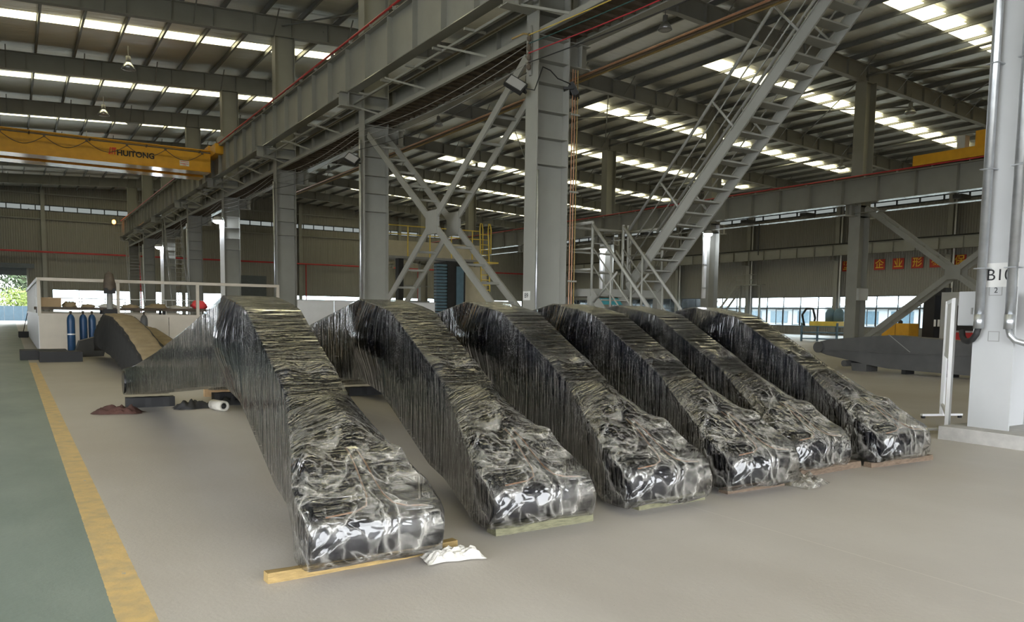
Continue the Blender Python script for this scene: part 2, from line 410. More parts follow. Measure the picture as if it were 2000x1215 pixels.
# rafters with stiffeners
st_mesh = None
for k, y in enumerate(FRAMES[:-1]):
    d0, d1 = .30, 1.05
    def prof(top, bot):
        xs = [-16.3, RIDGE, 62.6]
        return [(x, zs(x)-top) for x in xs] + [(x, zs(x)-bot) for x in xs[::-1]]
    web = MB().prism(prof(d0, d1), 'y', y-.012, y+.012)
    web.prism(prof(d1, d1+.03), 'y', y-.16, y+.16).prism(prof(d0-.03, d0), 'y', y-.16, y+.16)
    ro = web.build('rafter', 'steel', ceil)
    sx = [x for x in [-.6+1.6*i for i in range(40)] if x < 62]
    if 1 <= k <= 4:
        for x in sx:
            if st_mesh is None:
                st_mesh = MB().box(-.008, .008, -.14, -.012, -.75, 0).build('stiffener', 'steel', ro); st_mesh.location = (x, y, zs(x)-d0)
            else: share(st_mesh, 'stiffener', (x, y, zs(x)-d0), ro)
    elif k > 4:
        mb = MB()
        for x in sx: mb.box(x-.008, x+.008, y-.14, y-.012, zs(x)-d1, zs(x)-d0)
        stuff(mb.build('stiffener', 'steel', ro))
    # fly braces from the purlins down to the bottom flange
    mb = MB()
    for x in sx[::2]: mb.bar((x+.8, y-1.0, zs(x)-.2), (x+.8, y-.15, zs(x)-1.03), .05, .02)
    stuff(mb.build('fly_brace', 'purlin', ro))
# skylight strips, one per bay, broken by the purlins
sm = None
for k in range(-1, 9):
    yc = Y0+10*k+5
    for x in PX:
        if not ((-8.5 < x < 15.5) or (30.2 < x < 54.5)): continue
        if x < -2 and k > 1: continue
        if sm is None:
            sm = MB().box(.07, 1.53, -.5, .5, -.005, .005).build('skylight', 'skylight', ceil)
            sm.location = (x, yc, zs(x+.8)-.125); first = True
            sm.rotation_euler = (0, -.052 if x < RIDGE else .052, 0)
        else: share(sm, 'skylight', (x, yc, zs(x+.8)-.125), ceil, (0, (-.052 if x < RIDGE else .052), 0))
# roof cross bracing rods
for i, (x0, y0, x1, y1) in enumerate([(10.2,24.9,18,34.9),(18,24.9,10.2,34.9),(28,34.9,35.8,44.9),(35.8,34.9,28,44.9),(36.2,24.9,44,34.9),(44,24.9,36.2,34.9),(36.2,14.9,44,24.9),(44,14.9,36.2,24.9),(28,44.9,35.8,54.9),(12,34.9,20,44.9)]):
    MB().tube([(x0,y0,zs(x0)-.6),(x1,y1,zs(x1)-.6)], .035, 6).build('brace_rod', 'purlin', ceil)
# long strut pipes along the row of columns
for x in (XC+.4, 49.0):
    MB().tube([(x,4,zs(x)-.75),(x,94,zs(x)-.75)], .07, 8).build('strut_pipe', 'purlin', ceil)

# gable wall, far end
def wall_with_holes(name, m, axis, pos, thick, u0, u1, z0, topf, holes):
    """panels round rectangular holes; u runs along the wall"""
    us = sorted({u0, u1, *[h[0] for h in holes], *[h[1] for h in holes]})
    if u0 < RIDGE < u1 and axis == 'y': us = sorted(set(us) | {RIDGE})
    mb = MB()
    for a, b in zip(us[:-1], us[1:]):
        mid = (a+b)/2; hs = sorted([h for h in holes if h[0] <= mid <= h[1]], key=lambda h: h[2])
        z = z0
        for h in hs:
            if h[2] > z: mb.prism([(a,z),(b,z),(b,h[2]),(a,h[2])], axis, pos, pos+thick)
            z = h[3]
        mb.prism([(a,z),(b,z),(b,topf(b)),(a,topf(a))], axis, pos, pos+thick)
    return struct(mb.build(name, m))
GH = [(-10, 1.5, 0, 5.4), (21.6, 25.6, 0, 5.6)]  # roller door opening widened out of view to brighten reflections on the first boom
GH += [(3.7, 20.8, 1.0, 3.45), (26.5, 61.5, 1.0, 3.45), (-3.8, 61.5, 11.35, 12.0)]
wall_with_holes('wall_back', 'clad_x', 'y', 95.1, .2, -16.6, 63.2, 0, lambda x: zs(x)+.1, GH)
RH = [(16, 94, .75, 3.5), (16, 94, 10.95, 11.5)]
wr = wall_with_holes('wall_right', 'clad_y', 'x', 63.0, .2, -8, 95.3, 0, lambda y: zs(63.1)+.1, RH)
# unseen near and left walls; their openings are sized for the light let in
wall_with_holes('wall_front', 'clad_x', 'y', -8.2, .2, -16.6, 63.2, 0, lambda x: zs(x)+.1, [(-12, 13, 0, 5.0)])
struct(MB().box(-16.8, -16.6, -8, 10, 8.0, zs(-16.6)).box(-16.8, -16.6, 10, 95.3, 0, zs(-16.6)).build('wall_left', 'clad_y'))

WN = [0]
def window(axis, pos, u0, u1, z0, z1, pitch, rows, fr=.06, panes=True, pm_='glass'):
    WN[0] += 1
    def box(mb, a, b, c, d, t0, t1):
        return mb.box(a, b, pos+t0, pos+t1, c, d) if axis == 'y' else mb.box(pos+t0, pos+t1, a, b, c, d)
    mb = MB(); box(mb, u0, u1, z0, z0+fr, -.03, .08); box(mb, u0, u1, z1-fr, z1, -.03, .08); box(mb, u0, u0+fr, z0+fr, z1-fr, -.03, .08); box(mb, u1-fr, u1, z0+fr, z1-fr, -.03, .08)
    w_ = struct(mb.build('window_%d' % WN[0], 'frame_dark'))
    n = max(1, round((u1-u0)/pitch)); du = (u1-u0)/n
    for i in range(1, n):
        box(MB(), u0+i*du-fr/2, u0+i*du+fr/2, z0+fr, z1-fr, -.02, .07).build('mullion', 'frame_dark', w_)
    zz = [z0]+list(rows)+[z1]
    for r in rows: box(MB(), u0+fr, u1-fr, r-fr/2, r+fr/2, -.04, .06).build('transom', 'frame_dark', w_)
    if panes:
        for i in range(n):
            for a, b in zip(zz[:-1], zz[1:]):
                box(MB(), u0+i*du+fr/2, u0+(i+1)*du-fr/2, a+fr/2, b-fr/2, .01, .02).build('pane', pm_, w_)
    return w_
window('y', 95.15, 3.7, 20.8, 1.0, 3.45, 2.4, [2.2])
window('y', 95.15, 26.5, 61.5, 1.0, 3.45, 3.5, [2.2])
window('y', 95.15, -3.8, 61.5, 11.35, 12.0, 1.25, [], .10, pm_='frosted')
window('x', 63.05, 16, 94, .75, 3.5, 1.95, [2.42], .07)
window('x', 63.05, 16, 94, 10.95, 11.5, 2.0, [], .12, pm_='frosted')
# opening lights (inner sash frames) in the lower row of the long window
wl = bpy.data.objects['window_4']
for i in range(14):
    y = 29.7+1.95*i
    mb = MB()
    for q in (y, y+.78): mb.box(63.0, 63.06, q-.025, q+.025, .85, 2.36)
    mb.box(63.0, 63.06, y, y+.78, .85, .9).box(63.0, 63.06, y, y+.78, 2.31, 2.36)
    mb.build('sash', 'frame_dark', wl)
# roller doors
d1 = struct(MB().box(-10, 1.5, 94.85, 95.05, 4.75, 5.5).build('door_1', 'shutter'))
for i in range(5): MB().box(-10, 1.5, 94.83, 94.85, 4.78+i*.14, 4.88+i*.14).build('slat', 'shutter', d1)
MB().box(1.5, 1.62, 94.8, 95.1, 0, 5.4).build('door_frame', 'steel', d1)
MB().box(-10.1, 2.2, 94.5, 94.9, 5.5, 5.95).build('shutter_box', 'shutter', d1)
d2 = struct(MB().box(21.6, 25.6, 95.12, 95.2, 0, 5.6).build('door_2', 'shutter'))
for i in range(18): MB().box(21.6, 25.6, 95.08, 95.12, .05+i*.31, .31+i*.31).build('slat', 'shutter', d2)
# wind posts and girts on the gable
for i, x in enumerate((3.1, 16.4, 29.6, 42.5, 49, 56)):
    MB().box(x-.18, x+.18, 94.7, 95.08, 0, zs(x)-.3).build('trim_%d' % (i+1), 'steel')['kind'] = 'structure'
struct(MB().box(-16.5, 63, 94.75, 94.85, 13.0, 13.12).box(-16.5, 63, 94.9, 95.08, 10.5, 10.6).build('trim_7', 'steel'))
for x in [0.2+2.4*i for i in range(25)]:
    MB().bar((x, 94.8, 13.0), (x, 94.8, zs(x)-.4), .06).build('hanger', 'steel', bpy.data.objects['trim_7'])
# outside: bank, bush, trees, blue sheet, far building
for nm, c, r, m, sd, lb in (('bush', (1.0, 118, 1.7), (3.2, 2.2, 2.3), 'leaf_bright', 1, 'bright green bush outside the open roller door'),
                            ('tree', (1.6, 128, 8.2), (4.2, 3.5, 6.5), 'leaf', 2, 'tall grey-green tree behind the bush outside the door'),
                            ('tree', (-8.5, 131, 7.5), (4.5, 3.5, 6.0), 'leaf', 5, 'second tree further left outside the roller door')):
    e = empty(nm, (c[0], c[1], 0), lb, nm)
    mb = MB(); rnd = random.Random(sd)
    for i in range(4200 if nm == 'tree' else 2600):
        d = Vector((rnd.gauss(0,1), rnd.gauss(0,1), rnd.gauss(0,1))).normalized()*(rnd.random()**.4)
        p = Vector((d.x*r[0], d.y*r[1], c[2]+d.z*r[2])); 
        if p.z < .1: continue
        s_ = rnd.uniform(.25, .55) if nm == 'tree' else rnd.uniform(.12, .3); a = Vector((rnd.gauss(0,1), rnd.gauss(0,1), rnd.gauss(0,1))).normalized(); b = a.orthogonal().normalized()
        mb.add([p, p+a*s_+b*s_*.3, p+a*s_*2, p+a*s_-b*s_*.3], [(0,1,2,3)])
    stuff(mb.build('foliage', m, e))
    MB().tube([(0,0,-.02),(.1,0,c[2]*.5),(.0,.1,c[2])], .2, 8, radii=[.25,.18,.08]).build('trunk', 'bark', e)
    for q in range(4): MB().tube([(0,0,c[2]*(.45+.1*q)),(r[0]*.5*math.cos(q*1.7),r[1]*.5*math.sin(q*1.7),c[2]*(.75+.12*q))], .06, 6, radii=[.08,.03]).build('branch', 'bark', e)
fb = empty('sheet_fence', (0,0,0), 'low pale blue sheet fence outside the open door', 'fence')
for i in range(9): MB().box(-6+i*.9, -5.13+i*.9, 107.95, 108, 0, 1.7).build('sheet_panel', 'blue_sheet', fb)
for i in range(10): MB().box(-6.03+i*.9, -5.97+i*.9, 108.0, 108.06, 0, 1.8).build('post', 'galv', fb)
fbld = empty('neighbour_building', (92, 60, 0), 'pale building with blue glass seen through the long window', 'building')
MB().box(0, 8, -50, 45, 0, 3.0).build('wall', 'far_wall', fbld)
MB().box(-.6, 8.4, -50.4, 45.4, 3.0, 3.25).build('roof', 'far_wall', fbld)
wmesh = None
for i in range(20):
    y = -46+4.6*i
    if wmesh is None: wmesh = MB().box(-.06, .0, 0, 2.9, .9, 2.5).build('window', 'far_glass', fbld); wmesh.location = (0, y, 0)
    else: share(wmesh, 'window', (0, y, 0), fbld)

# ------------------------------------------------------------------ columns
def column(x, y, top, label, m='steel', base=True, depth=.85, fw=.47, stf=(), corL=None, corR=None, group='row of steel columns'):
    c = empty('steel_column', (x+depth/2, y, 0), label, 'column', group)
    h = depth/2; t = .022
    MB().box(-h, -h+t, -fw/2, fw/2, 0.02, top).build('flange', m, c)
    MB().box(h-t, h, -fw/2, fw/2, 0.02, top).build('flange', m, c)
    MB().box(-h+t, h-t, -.008, .008, 0.02, top).build('web', m, c)
    s0 = None
    for z in stf:
        if s0 is None: s0 = MB().box(-h+t, h-t, -fw/2+.02, -.008, -.006, .006).build('stiffener', m, c); s0.location = (0, 0, z)
        else: share(s0, 'stiffener', (0, 0, z), c)
    for cor, sg in ((corL, -1), (corR, 1)):
        if cor is None: continue
        L_, zt, hh = cor
        mb = MB(); xa, xb = sorted((sg*h, sg*(h+L_)))
        mb.box(xa, xb, -.17, .17, zt-.02, zt); mb.box(xa, xb, -.17, .17, zt-hh, zt-hh+.02); mb.box(xa, xb, -.008, .008, zt-hh+.02, zt-.02)
        xe = sg*(h+L_*.62); mb.box(xe-.008, xe+.008, -.16, .16, zt-hh+.02, zt-.02)
        mb.build('corbel', m, c)
        MB().box(-h+t, h-t, -fw/2+.02, fw/2-.02, zt-.02, zt).box(-h+t, h-t, -fw/2+.02, fw/2-.02, zt-hh, zt-hh+.02).build('continuity_plate', m, c)
    if base: MB().box(-h-.08, h+.08, -fw/2-.08, fw/2+.08, 0, .02).build('base_plate', m, c)
    return c
stfB = [4.75, 5.33, 5.9, 6.5]
names = {0: 'grey column marked B10, toned pale for daylight, nearest on the right, on a grey concrete plinth',
         1: 'grey column marked B9 in the middle, with strung wires and floodlights',
         2: 'grey column one bay behind B9 where the big cross bracing starts',
         3: 'grey column two bays behind B9, tallest visible above the crane beam',
         4: 'grey column three bays behind B9 with a lit lamp and white conduit',
         5: 'grey column four bays behind B9, beside the steel ladder stair',
         6: 'grey column five bays behind B9 with a lit lamp, far left',
         7: 'grey column six bays behind B9 near the far gable',
         8: 'grey column seven bays behind B9, last before the far gable'}
BC = []
for k in range(9):
    y = Y0+10*k; top = zs(XB+.42)-1.08
    c = column(XB, y, top, names[k], 'steel_white_and_daylit' if k == 0 else 'steel', k > 0, stf=stfB if k else [4.2, 5.0], corL=(.76, 8.43, .45), corR=(.62, 7.49, .52), group='row B columns')  # B10 gets a paler steel that stands in for the daylight on it
    BC.append(c)
b10 = BC[0]
MB().box(-.72, .72, -.62, .42, 0, .16).build('plinth', 'concrete', b10)
MB().box(-.431, -.425, -.235, .20, 1.84, 2.12).build('paint_patch', 'sign_white', b10)
text('lettering', 'B10', .19, 'text_black', b10, (-.436, -.03, 1.975), ROT_MX, .001)
def frame_sq(y0, y1, z0, z1, x, t=.008):
    return MB().box(x-.003, x, y0, y1, z0, z0+t).box(x-.003, x, y0, y1, z1-t, z1).box(x-.003, x, y0, y0+t, z0+t, z1-t).box(x-.003, x, y1-t, y1, z0+t, z1-t)
frame_sq(-.07, .08, 1.74, 1.86, -.425).build('label_outline', 'steel_dark', b10)
text('lettering', '2', .09, 'text_black', b10, (-.43, 0.0, 1.80), ROT_MX, .001)
frame_sq(-.07, .06, 1.20, 1.32, -.425).build('label_outline', 'steel_dark', b10)
b9 = BC[1]
MB().box(-.431, -.425, -.06, .22, 1.77, 1.97).build('name_plate', 'sign_white', b9)
text('lettering', 'B9', .15, 'text_black', b9, (-.436, .08, 1.87), ROT_MX, .001)
MB().tube([(-.40,-.262,.02),(-.40,-.262,4.6)], .024, 8).build('conduit', 'galv', b9, True)
db = empty('distribution_box', (10.2, 14.55, 1.05), 'pale distribution box low on column B9 behind the booms', 'electrical box')
MB().box(-.28, .28, -.12, .1, 0, .56).build('housing', 'steel_white_and_daylit', db); d_ = MB().box(-.26, .26, -.135, -.12, .02, .54).build('door', 'steel_white_and_daylit', db); MB().box(.2, .23, -.15, -.135, .22, .32).build('latch', 'black_matt', d_)
# numbers painted on the B10 side and conduits
for i, (dy, sgn) in enumerate(((.13, 1), (-.21, -1))):
    x = XB-.09; y = Y0+dy
    e = empty('conduit', (x, y, 1.3), ('left' if i == 0 else 'right')+' grey metal conduit with a black bend on column B10', 'conduit', 'conduits on column B10')
    MB().tube([(0,0,.1),(0,0,8.2)], .05, 12).build('pipe', 'galv', e, True)
    MB().tube([(0,0,.05),(0,0,.22)], .056, 12).build('coupling', 'galv', e, True)
    arc = [(0.0, 0, .06), (0, sgn*.02, -.02), (.02, sgn*.07, -.08), (.08, sgn*.15, -.11), (.16, sgn*.24, -.10), (.22, sgn*.30, -.05), (.24, sgn*.32, .02)]
    MB().tube(arc, .036, 10).build('hose_bend', 'black_matt' if i == 0 else 'galv', e, True)
    for z in (.75, 1.9, 3.1): MB().box(-.06, .09, -.07, .07, z, z+.012).build('clamp', 'galv', e)
for i, yy in enumerate((5.24, 4.36)):
    e = empty('junction_box', (10.05, yy, 1.3), ('left' if i == 0 else 'right')+' white electrical box on column B10 at the conduit end', 'electrical box', 'boxes on column B10')
    a, b = (0, .22) if i == 0 else (-.12, .32)
    MB().box(-.02, .25, a, b, .08, .50).build('housing', 'steel_white_and_daylit', e)
    dr = MB().box(-.045, -.02, a+.01, b-.01, .09, .49).build('door', 'steel_white_and_daylit', e)
    MB().box(-.055, -.045, a+.03, a+.05, .22, .30).build('latch', 'steel_dark', dr)
cnames = {1: 'grey column of the far row just outside the right edge', 2: 'thick grey column of the far row left of the red slogan squares', 3: 'far-row column with a bright lit lamp behind the stair', 4: 'far-row column with a lit lamp behind the landing rails'}
CC = []
for k in range(1, 9):
    y = Y0+10*k; top = zs(XC+.4)-1.08
    c = column(XC, y, top, cnames.get(k, 'far-row grey column, %s behind the landing' % ('second','third','fourth','fifth')[k-5]), 'steel', depth=.8, fw=.62, corL=(.75, 7.1, .55), corR=(.75, 7.1, .55), group='row C columns')
    CC.append(c)
mb = MB().box(-.4, .36, -.45, -.31, 2.4, 3.0)
mb.build('switch_box', 'steel_white_and_daylit', CC[1])
for k in range(1, 10):
    y = Y0+10*k
    if k > 8: y = 94.6
    c = column(XD-.5, y, zs(XD)-1.1, 'wall column %s, counted from the right end of the long window' % ('one','two','three','four','five','six','seven','eight','nine')[k-1], 'steel', depth=.6, fw=.4, corL=(.9, 7.0, .4), group='wall columns')
    MB().tube([(-.15,-.34,.3),(-.15,-.34,11.5)], .07, 8).build('downpipe', 'white', c, True)

# ------------------------------------------------------------------ crane runway beams
def runway(x, y0, y1, zb, zt, label, pitch, m='steel', fw=.34, side=-1, red=True, off=0.0, both=True, rail='rust'):
    e = empty('crane_runway_beam', (x, y0, zb), label, 'beam', 'crane runway beams')
    L_ = y1-y0; H_ = zt-zb
    MB().box(-.008, .008, 0, L_, .025, H_-.025).build('web', m, e)
    MB().box(-fw/2, fw/2, 0, L_, 0, .025).build('bottom_flange', 'steel_gloss', e)
    MB().box(-fw/2, fw/2, 0, L_, H_-.025, H_).build('top_flange', m, e)
    MB().box(-.05, .05, 0, L_, H_, H_+.13).build('rail', rail, e)
    s0 = None
    n = int((L_-off)/pitch)
    for i in range(n+1):
        y = off+i*pitch
        if s0 is None: s0 = MB().box(-fw/2+.01, -.008, -.008, .008, .025, H_-.025).build('stiffener', m, e); s0.location = (0, y, 0)
        else: share(s0, 'stiffener', (0, y, 0), e)
    if red:
        for i, (dx, dz) in enumerate(((-.22, .10), (-.22, .02))[:2 if red == 2 else 1]):
            MB().tube([(dx*1.0, 0, H_+dz), (dx*1.0, L_, H_+dz)], .035, 6).build('conductor_bar', 'red_paint', e)
        mb = MB()
        for i in range(int(L_/1.67)): mb.box(-.24, -.14, i*1.67-.02, i*1.67+.02, H_-.02, H_+.12)
        stuff(mb.build('conductor_bracket', 'steel_dark', e))
    return e
rb = runway(9.45, -4, 85.5, 8.43, 9.82, 'grey crane runway beam with red conductor bar, rising to the upper left bay', 1.667, red=True, off=.6)
runway(11.05, -4, 88, 7.49, 8.75, 'grey crane runway beam on the right side of the B columns', 1.667, red=False, off=.6, fw=.3)
rc = runway(35.35, 4, 90, 7.10, 8.30, 'far grey crane runway beam with red top bar across the right half', 1.9, red=True, off=.35, fw=.5)
runway(XD-1.0, 14, 94, 7.02, 7.95, 'small pale crane runway beam along the window wall', 1.9, red=False, off=.5, rail='black_matt')
# added glossy plate under the far beam, its underside mirroring the bright windows
for dz, dx in ((-.38, .55),):
    MB().box(dx-.22, dx+.22, .3, 80, dz-.03, dz).build('glint_plate', 'steel_gloss', rc)
for y in (15.5, 23.5, 27.5, 36): MB().box(-.2, .55, y-.2, y+.2, -.32, -.14).build('trolley', 'black_matt', rc)
for y in (14.5, 27, 38): MB().box(.53, .57, y-.02, y+.02, -2.1, -.4).build('hanging_cable', 'black_matt', rc)

# walkway between the two runway beams
wk = empty('crane_walkway', (10.2, 0, 7.5), 'rusty brown crane walkway with open lattice between the two runway beams', 'walkway')
for y in [i*2.5-3.7 for i in range(36)]:
    MB().box(-.28, .72, y, y+2.46, .10, .13).build('deck_plate', 'rust', wk)
mb = MB()
for i in range(220): mb.box(-.28, .72, -3.6+i*.4, -3.56+i*.4, .04, .10)
stuff(mb.build('deck_rib', 'rust', wk))
MB().box(-.34, -.28, -3.7, 86, .0, .12).box(-.34, -.24, -3.7, 86, -.01, .0).build('edge_angle', 'steel', wk)
s0 = None
for i in range(52):
    y = -3+i*1.67
    if s0 is None: s0 = MB().box(-.92, -.34, -.03, .03, .62, .68).build('lattice_rung', 'steel', wk); s0.location = (0, y, 0)
    else: share(s0, 'lattice_rung', (0, y, 0), wk)
s0 = None
for i in range(26):
    y = -3+i*3.33
    if s0 is None: s0 = MB().bar((-.32,0,.1), (-.88,1.5,.66), .05).build('lattice_diagonal', 'steel', wk); s0.location = (0, y, 0)
    else: share(s0, 'lattice_diagonal', (0, y, 0), wk)
MB().box(-.66, -.60, -3.7, 86, .60, .66).build('lattice_chord', 'steel', wk)

# cross bracing between columns
def xbrace(x0, x1, ya, yb, z_lo, z_hi, label, rung=True, wdt=.20, zmid=None):
    e = empty('cross_bracing', ((x0+x1)/2, (ya+yb)/2, 0), label, 'bracing', 'cross bracing')
    o = Vector(((x0+x1)/2, (ya+yb)/2, 0))
    for x in (x0, x1):
        A, B_, C_, D_ = [Vector(p)-o for p in ((x,ya,z_lo),(x,yb,z_hi),(x,yb,z_lo),(x,ya,z_hi))]
        MB().bar(A, B_, .05, wdt, up=(0,0,1)).bar(A+Vector((.04,0,wdt*.45)), B_+Vector((.04,0,wdt*.45)), .08, .015).build('diagonal', 'steel', e)
        MB().bar(C_, D_, .05, wdt).build('diagonal', 'steel', e)
        mid = (A+B_)/2; MB().box(mid.x-.04, mid.x+.04, mid.y-.35, mid.y+.35, mid.z-.32, mid.z+.32).build('gusset', 'steel', e)
    if rung:
        for a, b in (((ya,z_lo),(yb,z_hi)),((yb,z_lo),(ya,z_hi))):
            r0 = None
            for i in range(1, 13):
                t = i/13; y = a[0]+(b[0]-a[0])*t; z = a[1]+(b[1]-a[1])*t
                if abs(t-.5) < .05: continue
                if r0 is None: r0 = MB().box(-abs(x1-x0)/2, abs(x1-x0)/2, -.035, .035, -.03, .03).build('batten', 'steel', e); r0.location = (0, y-o.y, z)
                else: share(r0, 'batten', (0, y-o.y, z), e)
    return e
xbrace(9.92, 10.58, 24.6, 15.3, .75, 7.15, 'big grey double cross bracing between B9 and the column behind it')
xbrace(35.9, 36.5, 24.4, 15.4, .3, 6.95, 'grey lattice cross bracing right of the thick far-row column', wdt=.24)

# ------------------------------------------------------------------ stair at B9
def stair():
    e = empty('steel_stair', (12.2, 14.9, 0), 'grey steel stair with landing rising right of column B9 to the crane walkway', 'stair')
    o = Vector((12.2, 14.9, 0))
    def B(name, a, b, w, h=None, up=(0,0,1)): return MB().bar(Vector(a)-o, Vector(b)-o, w, h, up).build(name, 'steel', e)
    def T(name, pts, r=.028): return MB().tube([Vector(p)-o for p in pts], r, 8).build(name, 'steel', e, True)
    x0, x1, y0, y1, zd = 11.2, 13.32, 14.42, 15.6, 2.05
    MB().box(x0-o.x, x1-o.x, y0-o.y, y1-o.y, zd-.005, zd+.01).build('landing_deck', 'steel', e)
    for (a, b) in (((x0,y0,zd-.08),(x1,y0,zd-.08)),((x0,y1,zd-.08),(x1,y1,zd-.08)),((x0,y0,zd-.08),(x0,y1,zd-.08)),((x1,y0,zd-.08),(x1,y1,zd-.08))): B('landing_beam', a, b, .07, .17)
    for (x, y) in ((x0+.06,y0+.06),(x0+.06,y1-.06),(x1-.06,y0+.06),(x1-.06,y1-.06)): B('leg', (x,y,0), (x,y,zd-.15), .15, .15)
    # landing rails
    zr = 3.55
    for (x, y) in ((x0,y0),(x0,y1),(12.1,y0),(12.25,y0),(x1,y1),(x1,y0)): T('rail_post', [(x,y,zd),(x,y,zr)], .032)
    for z in (zr, 2.95+.02, 2.5): 
        T('rail', [(x0,y0,z),(x0,y1,z)], .035 if z == zr else .026); T('rail', [(x0,y1,z),(x1,y1,z)], .035 if z == zr else .026)
        T('rail', [(x1,y0,z),(x1,y1,z)], .035 if z == zr else .026)
    # lower flight down towards the camera
    ym, slope = 12.45, 1.0
    n = 8
    for x in (x0+.02, 12.08): B('stringer', (x,y0+.1,zd-.03), (x,y0-2.0,.05), .03, .22)
    for i in range(1, n+1):
        y = y0-i*.235; z = zd-i*.235
        if z > .1: MB().box(x0+.03-o.x, 12.06-o.x, y-.12-o.y, y+.12-o.y, z-.03, z).build('tread', 'steel', e)
    for x in (x0, 12.1):
        for h in (1.45, .95, .55): T('handrail' if h > 1.2 else 'midrail', [(x,y0,zd+h),(x,y0-1.95,zd-1.9+h)], .035 if h > 1.2 else .018)
        for t in (.35, .7, 1.0): T('rail_post', [(x,y0-1.95*t,zd-1.9*t),(x,y0-1.95*t,zd-1.9*t+1.45)], .025)
        T('rail_brace', [(x,y0-.9,zd+.35),(x,y0-.1,zd-.3)], .025)
    # upper flight
    sl = .955
    xa, xb = 12.22, 13.08
    yt, zt = 7.0, 2.15+(14.35-7.0)*sl
    for x in (xa, xb):
        B('stringer', (x,14.35,2.1), (x,yt,zt), .04, .24)
        MB().bar(Vector((x,14.35,2.24))-o, Vector((x,yt,zt+.14))-o, .10, .02).build('stringer_flange', 'steel', e)
    i = 0; z = 2.28
    while z < zt:
        y = 14.35-(z-2.15)/sl
        MB().box(xa+.02-o.x, xb-.02-o.x, y-.15-o.y, y+.13-o.y, z-.035, z).build('tread', 'steel', e)
        z += .235
    d = Vector((0, -(14.35-yt), zt-2.1)).normalized(); nrm = Vector((0, d.z, -d.y)); nrm = nrm if nrm.z > 0 else -nrm
    for x in (xa, xb):
        A = Vector((x,14.35,2.2)); Bq = Vector((x,yt,zt+.1))
        for h, r_ in ((1.02, .034), (.68, .016), (.36, .016)): T('handrail' if h > 1 else 'midrail', [A+Vector((0,0,h*1.22)), Bq+Vector((0,0,h*1.22))], r_)
        for t in (.02, .22, .42, .62, .82, 1.0):
            q = A.lerp(Bq, t); T('rail_post', [q, q+nrm*.90], .026)
    return e
stair()
# orange pipes beside B9
pp = empty('pipe_run', (10.78, 14.72, 0), 'thin orange-brown pipes running up beside column B9', 'pipes')
for i in range(3): MB().tube([(i*.07,0,0),(i*.07,0,6.9)], .013, 6).build('pipe', 'copper' if i != 2 else 'wood_yellow', pp)
for z in (2.2, 4.2, 5.9): MB().box(-.05, .2, -.03, .03, z, z+.04).build('clip', 'steel', pp)
tr = empty('pipe_tray', (11.35, 0, 7.0), 'long orange-brown pipe tray hanging under the right runway beam', 'pipes')
for i in range(3): MB().tube([(.1+i*.12,-3,0),(.1+i*.12,40,0)], .024, 6).build('pipe', ('copper','wood_brown','wood_yellow')[i], tr)

# ------------------------------------------------------------------ lamps
def highbay(x, y, i, where):
    z = zs(x)-1.0
    e = empty('high_bay_lamp', (x, y, z-.75), 'bell-shaped high bay lamp hanging %s' % where, 'lamp', 'high bay lamps')
    MB().tube([(0,0,.5),(0,0,.95)], .018, 6).build('stem', 'steel_dark', e)
    MB().lathe([(.02,.52),(.10,.50),(.11,.28),(.09,.24)], 0, 0, 12).build('ballast', 'steel_dark', e, True)
    MB().lathe([(.09,.26),(.14,.22),(.22,.10),(.30,-.06),(.29,-.06),(.21,.09),(.13,.20)], 0, 0, 18).build('reflector', 'galv', e, True)
    rf = e.children[-1]
    MB().lathe([(.28,-.055),(.22,-.10),(.1,-.13),(.01,-.14)], 0, 0, 16).build('glass', 'lamp_glass', bpy.data.objects[rf.name], True)
HB = [(4.8,39.9,'nearest over the left bay'),(4.7,49.9,'second over the left bay'),(4.6,59.9,'third over the left bay above the yellow crane'),
      (22.8,24.9,'near the upper centre right of column B9'),(22.7,44.9,'left of column B9 above the cross bracing'),(31.1,34.9,'over the right bay left of the stair handrail'),
      (40.0,24.9,'right of the thick far-row column top'),(48.4,34.9,'low at the right just above the far runway beam'),(22.7,34.9,'behind column B9 head'),
      (31.1,44.9,'left of the far-row columns mid ceiling'),(31.1,54.9,'further back left of the far-row columns'),(22.7,54.9,'far back left of the bracing'),(22.7,64.9,'farthest back near the gable'),(40,34.9,'behind the stair stringers')]
for i, (x, y, wh) in enumerate(HB): highbay(x, y, i, wh)

def floodlight(loc, rz, tilt, label, lit=False, roll=0.0):
    e = empty('floodlight', loc, label, 'floodlight', 'floodlights on the columns', rz); e.rotation_euler = (0, roll, rz)
    b = MB().box(-.22, .22, -.05, .05, -.15, .15).build('housing', 'black_matt', e); b.rotation_euler = (tilt, 0, 0)
    g = MB().box(-.19, .19, -.058, -.05, -.12, .12).build('lens', 'lamp_on' if lit else 'lamp_glass', b)
    MB().bar((-.24,0,0), (-.24,.22,.0), .02, .05).bar((.24,0,0), (.24,.22,0), .02, .05).bar((-.24,.22,0), (.24,.22,0), .02, .05).build('bracket', 'black_matt', e)
    mb = MB()
    for i in range(7): mb.box(-.2+i*.065, -.19+i*.065, .05, .09, -.12, .12)
    mb.build('cooling_fins', 'black_matt', b)
floodlight((9.45, 15.0, 6.42), -.7, -.55, 'square black floodlight with grey lens on the left of column B9', roll=.55)
floodlight((10.85, 14.75, 6.45), .9, -.5, 'dark floodlight on the right side of column B9')
floodlight((9.45, 24.8, 6.36), -.8, -.55, 'small floodlight on the left of the column behind B9', roll=.5)
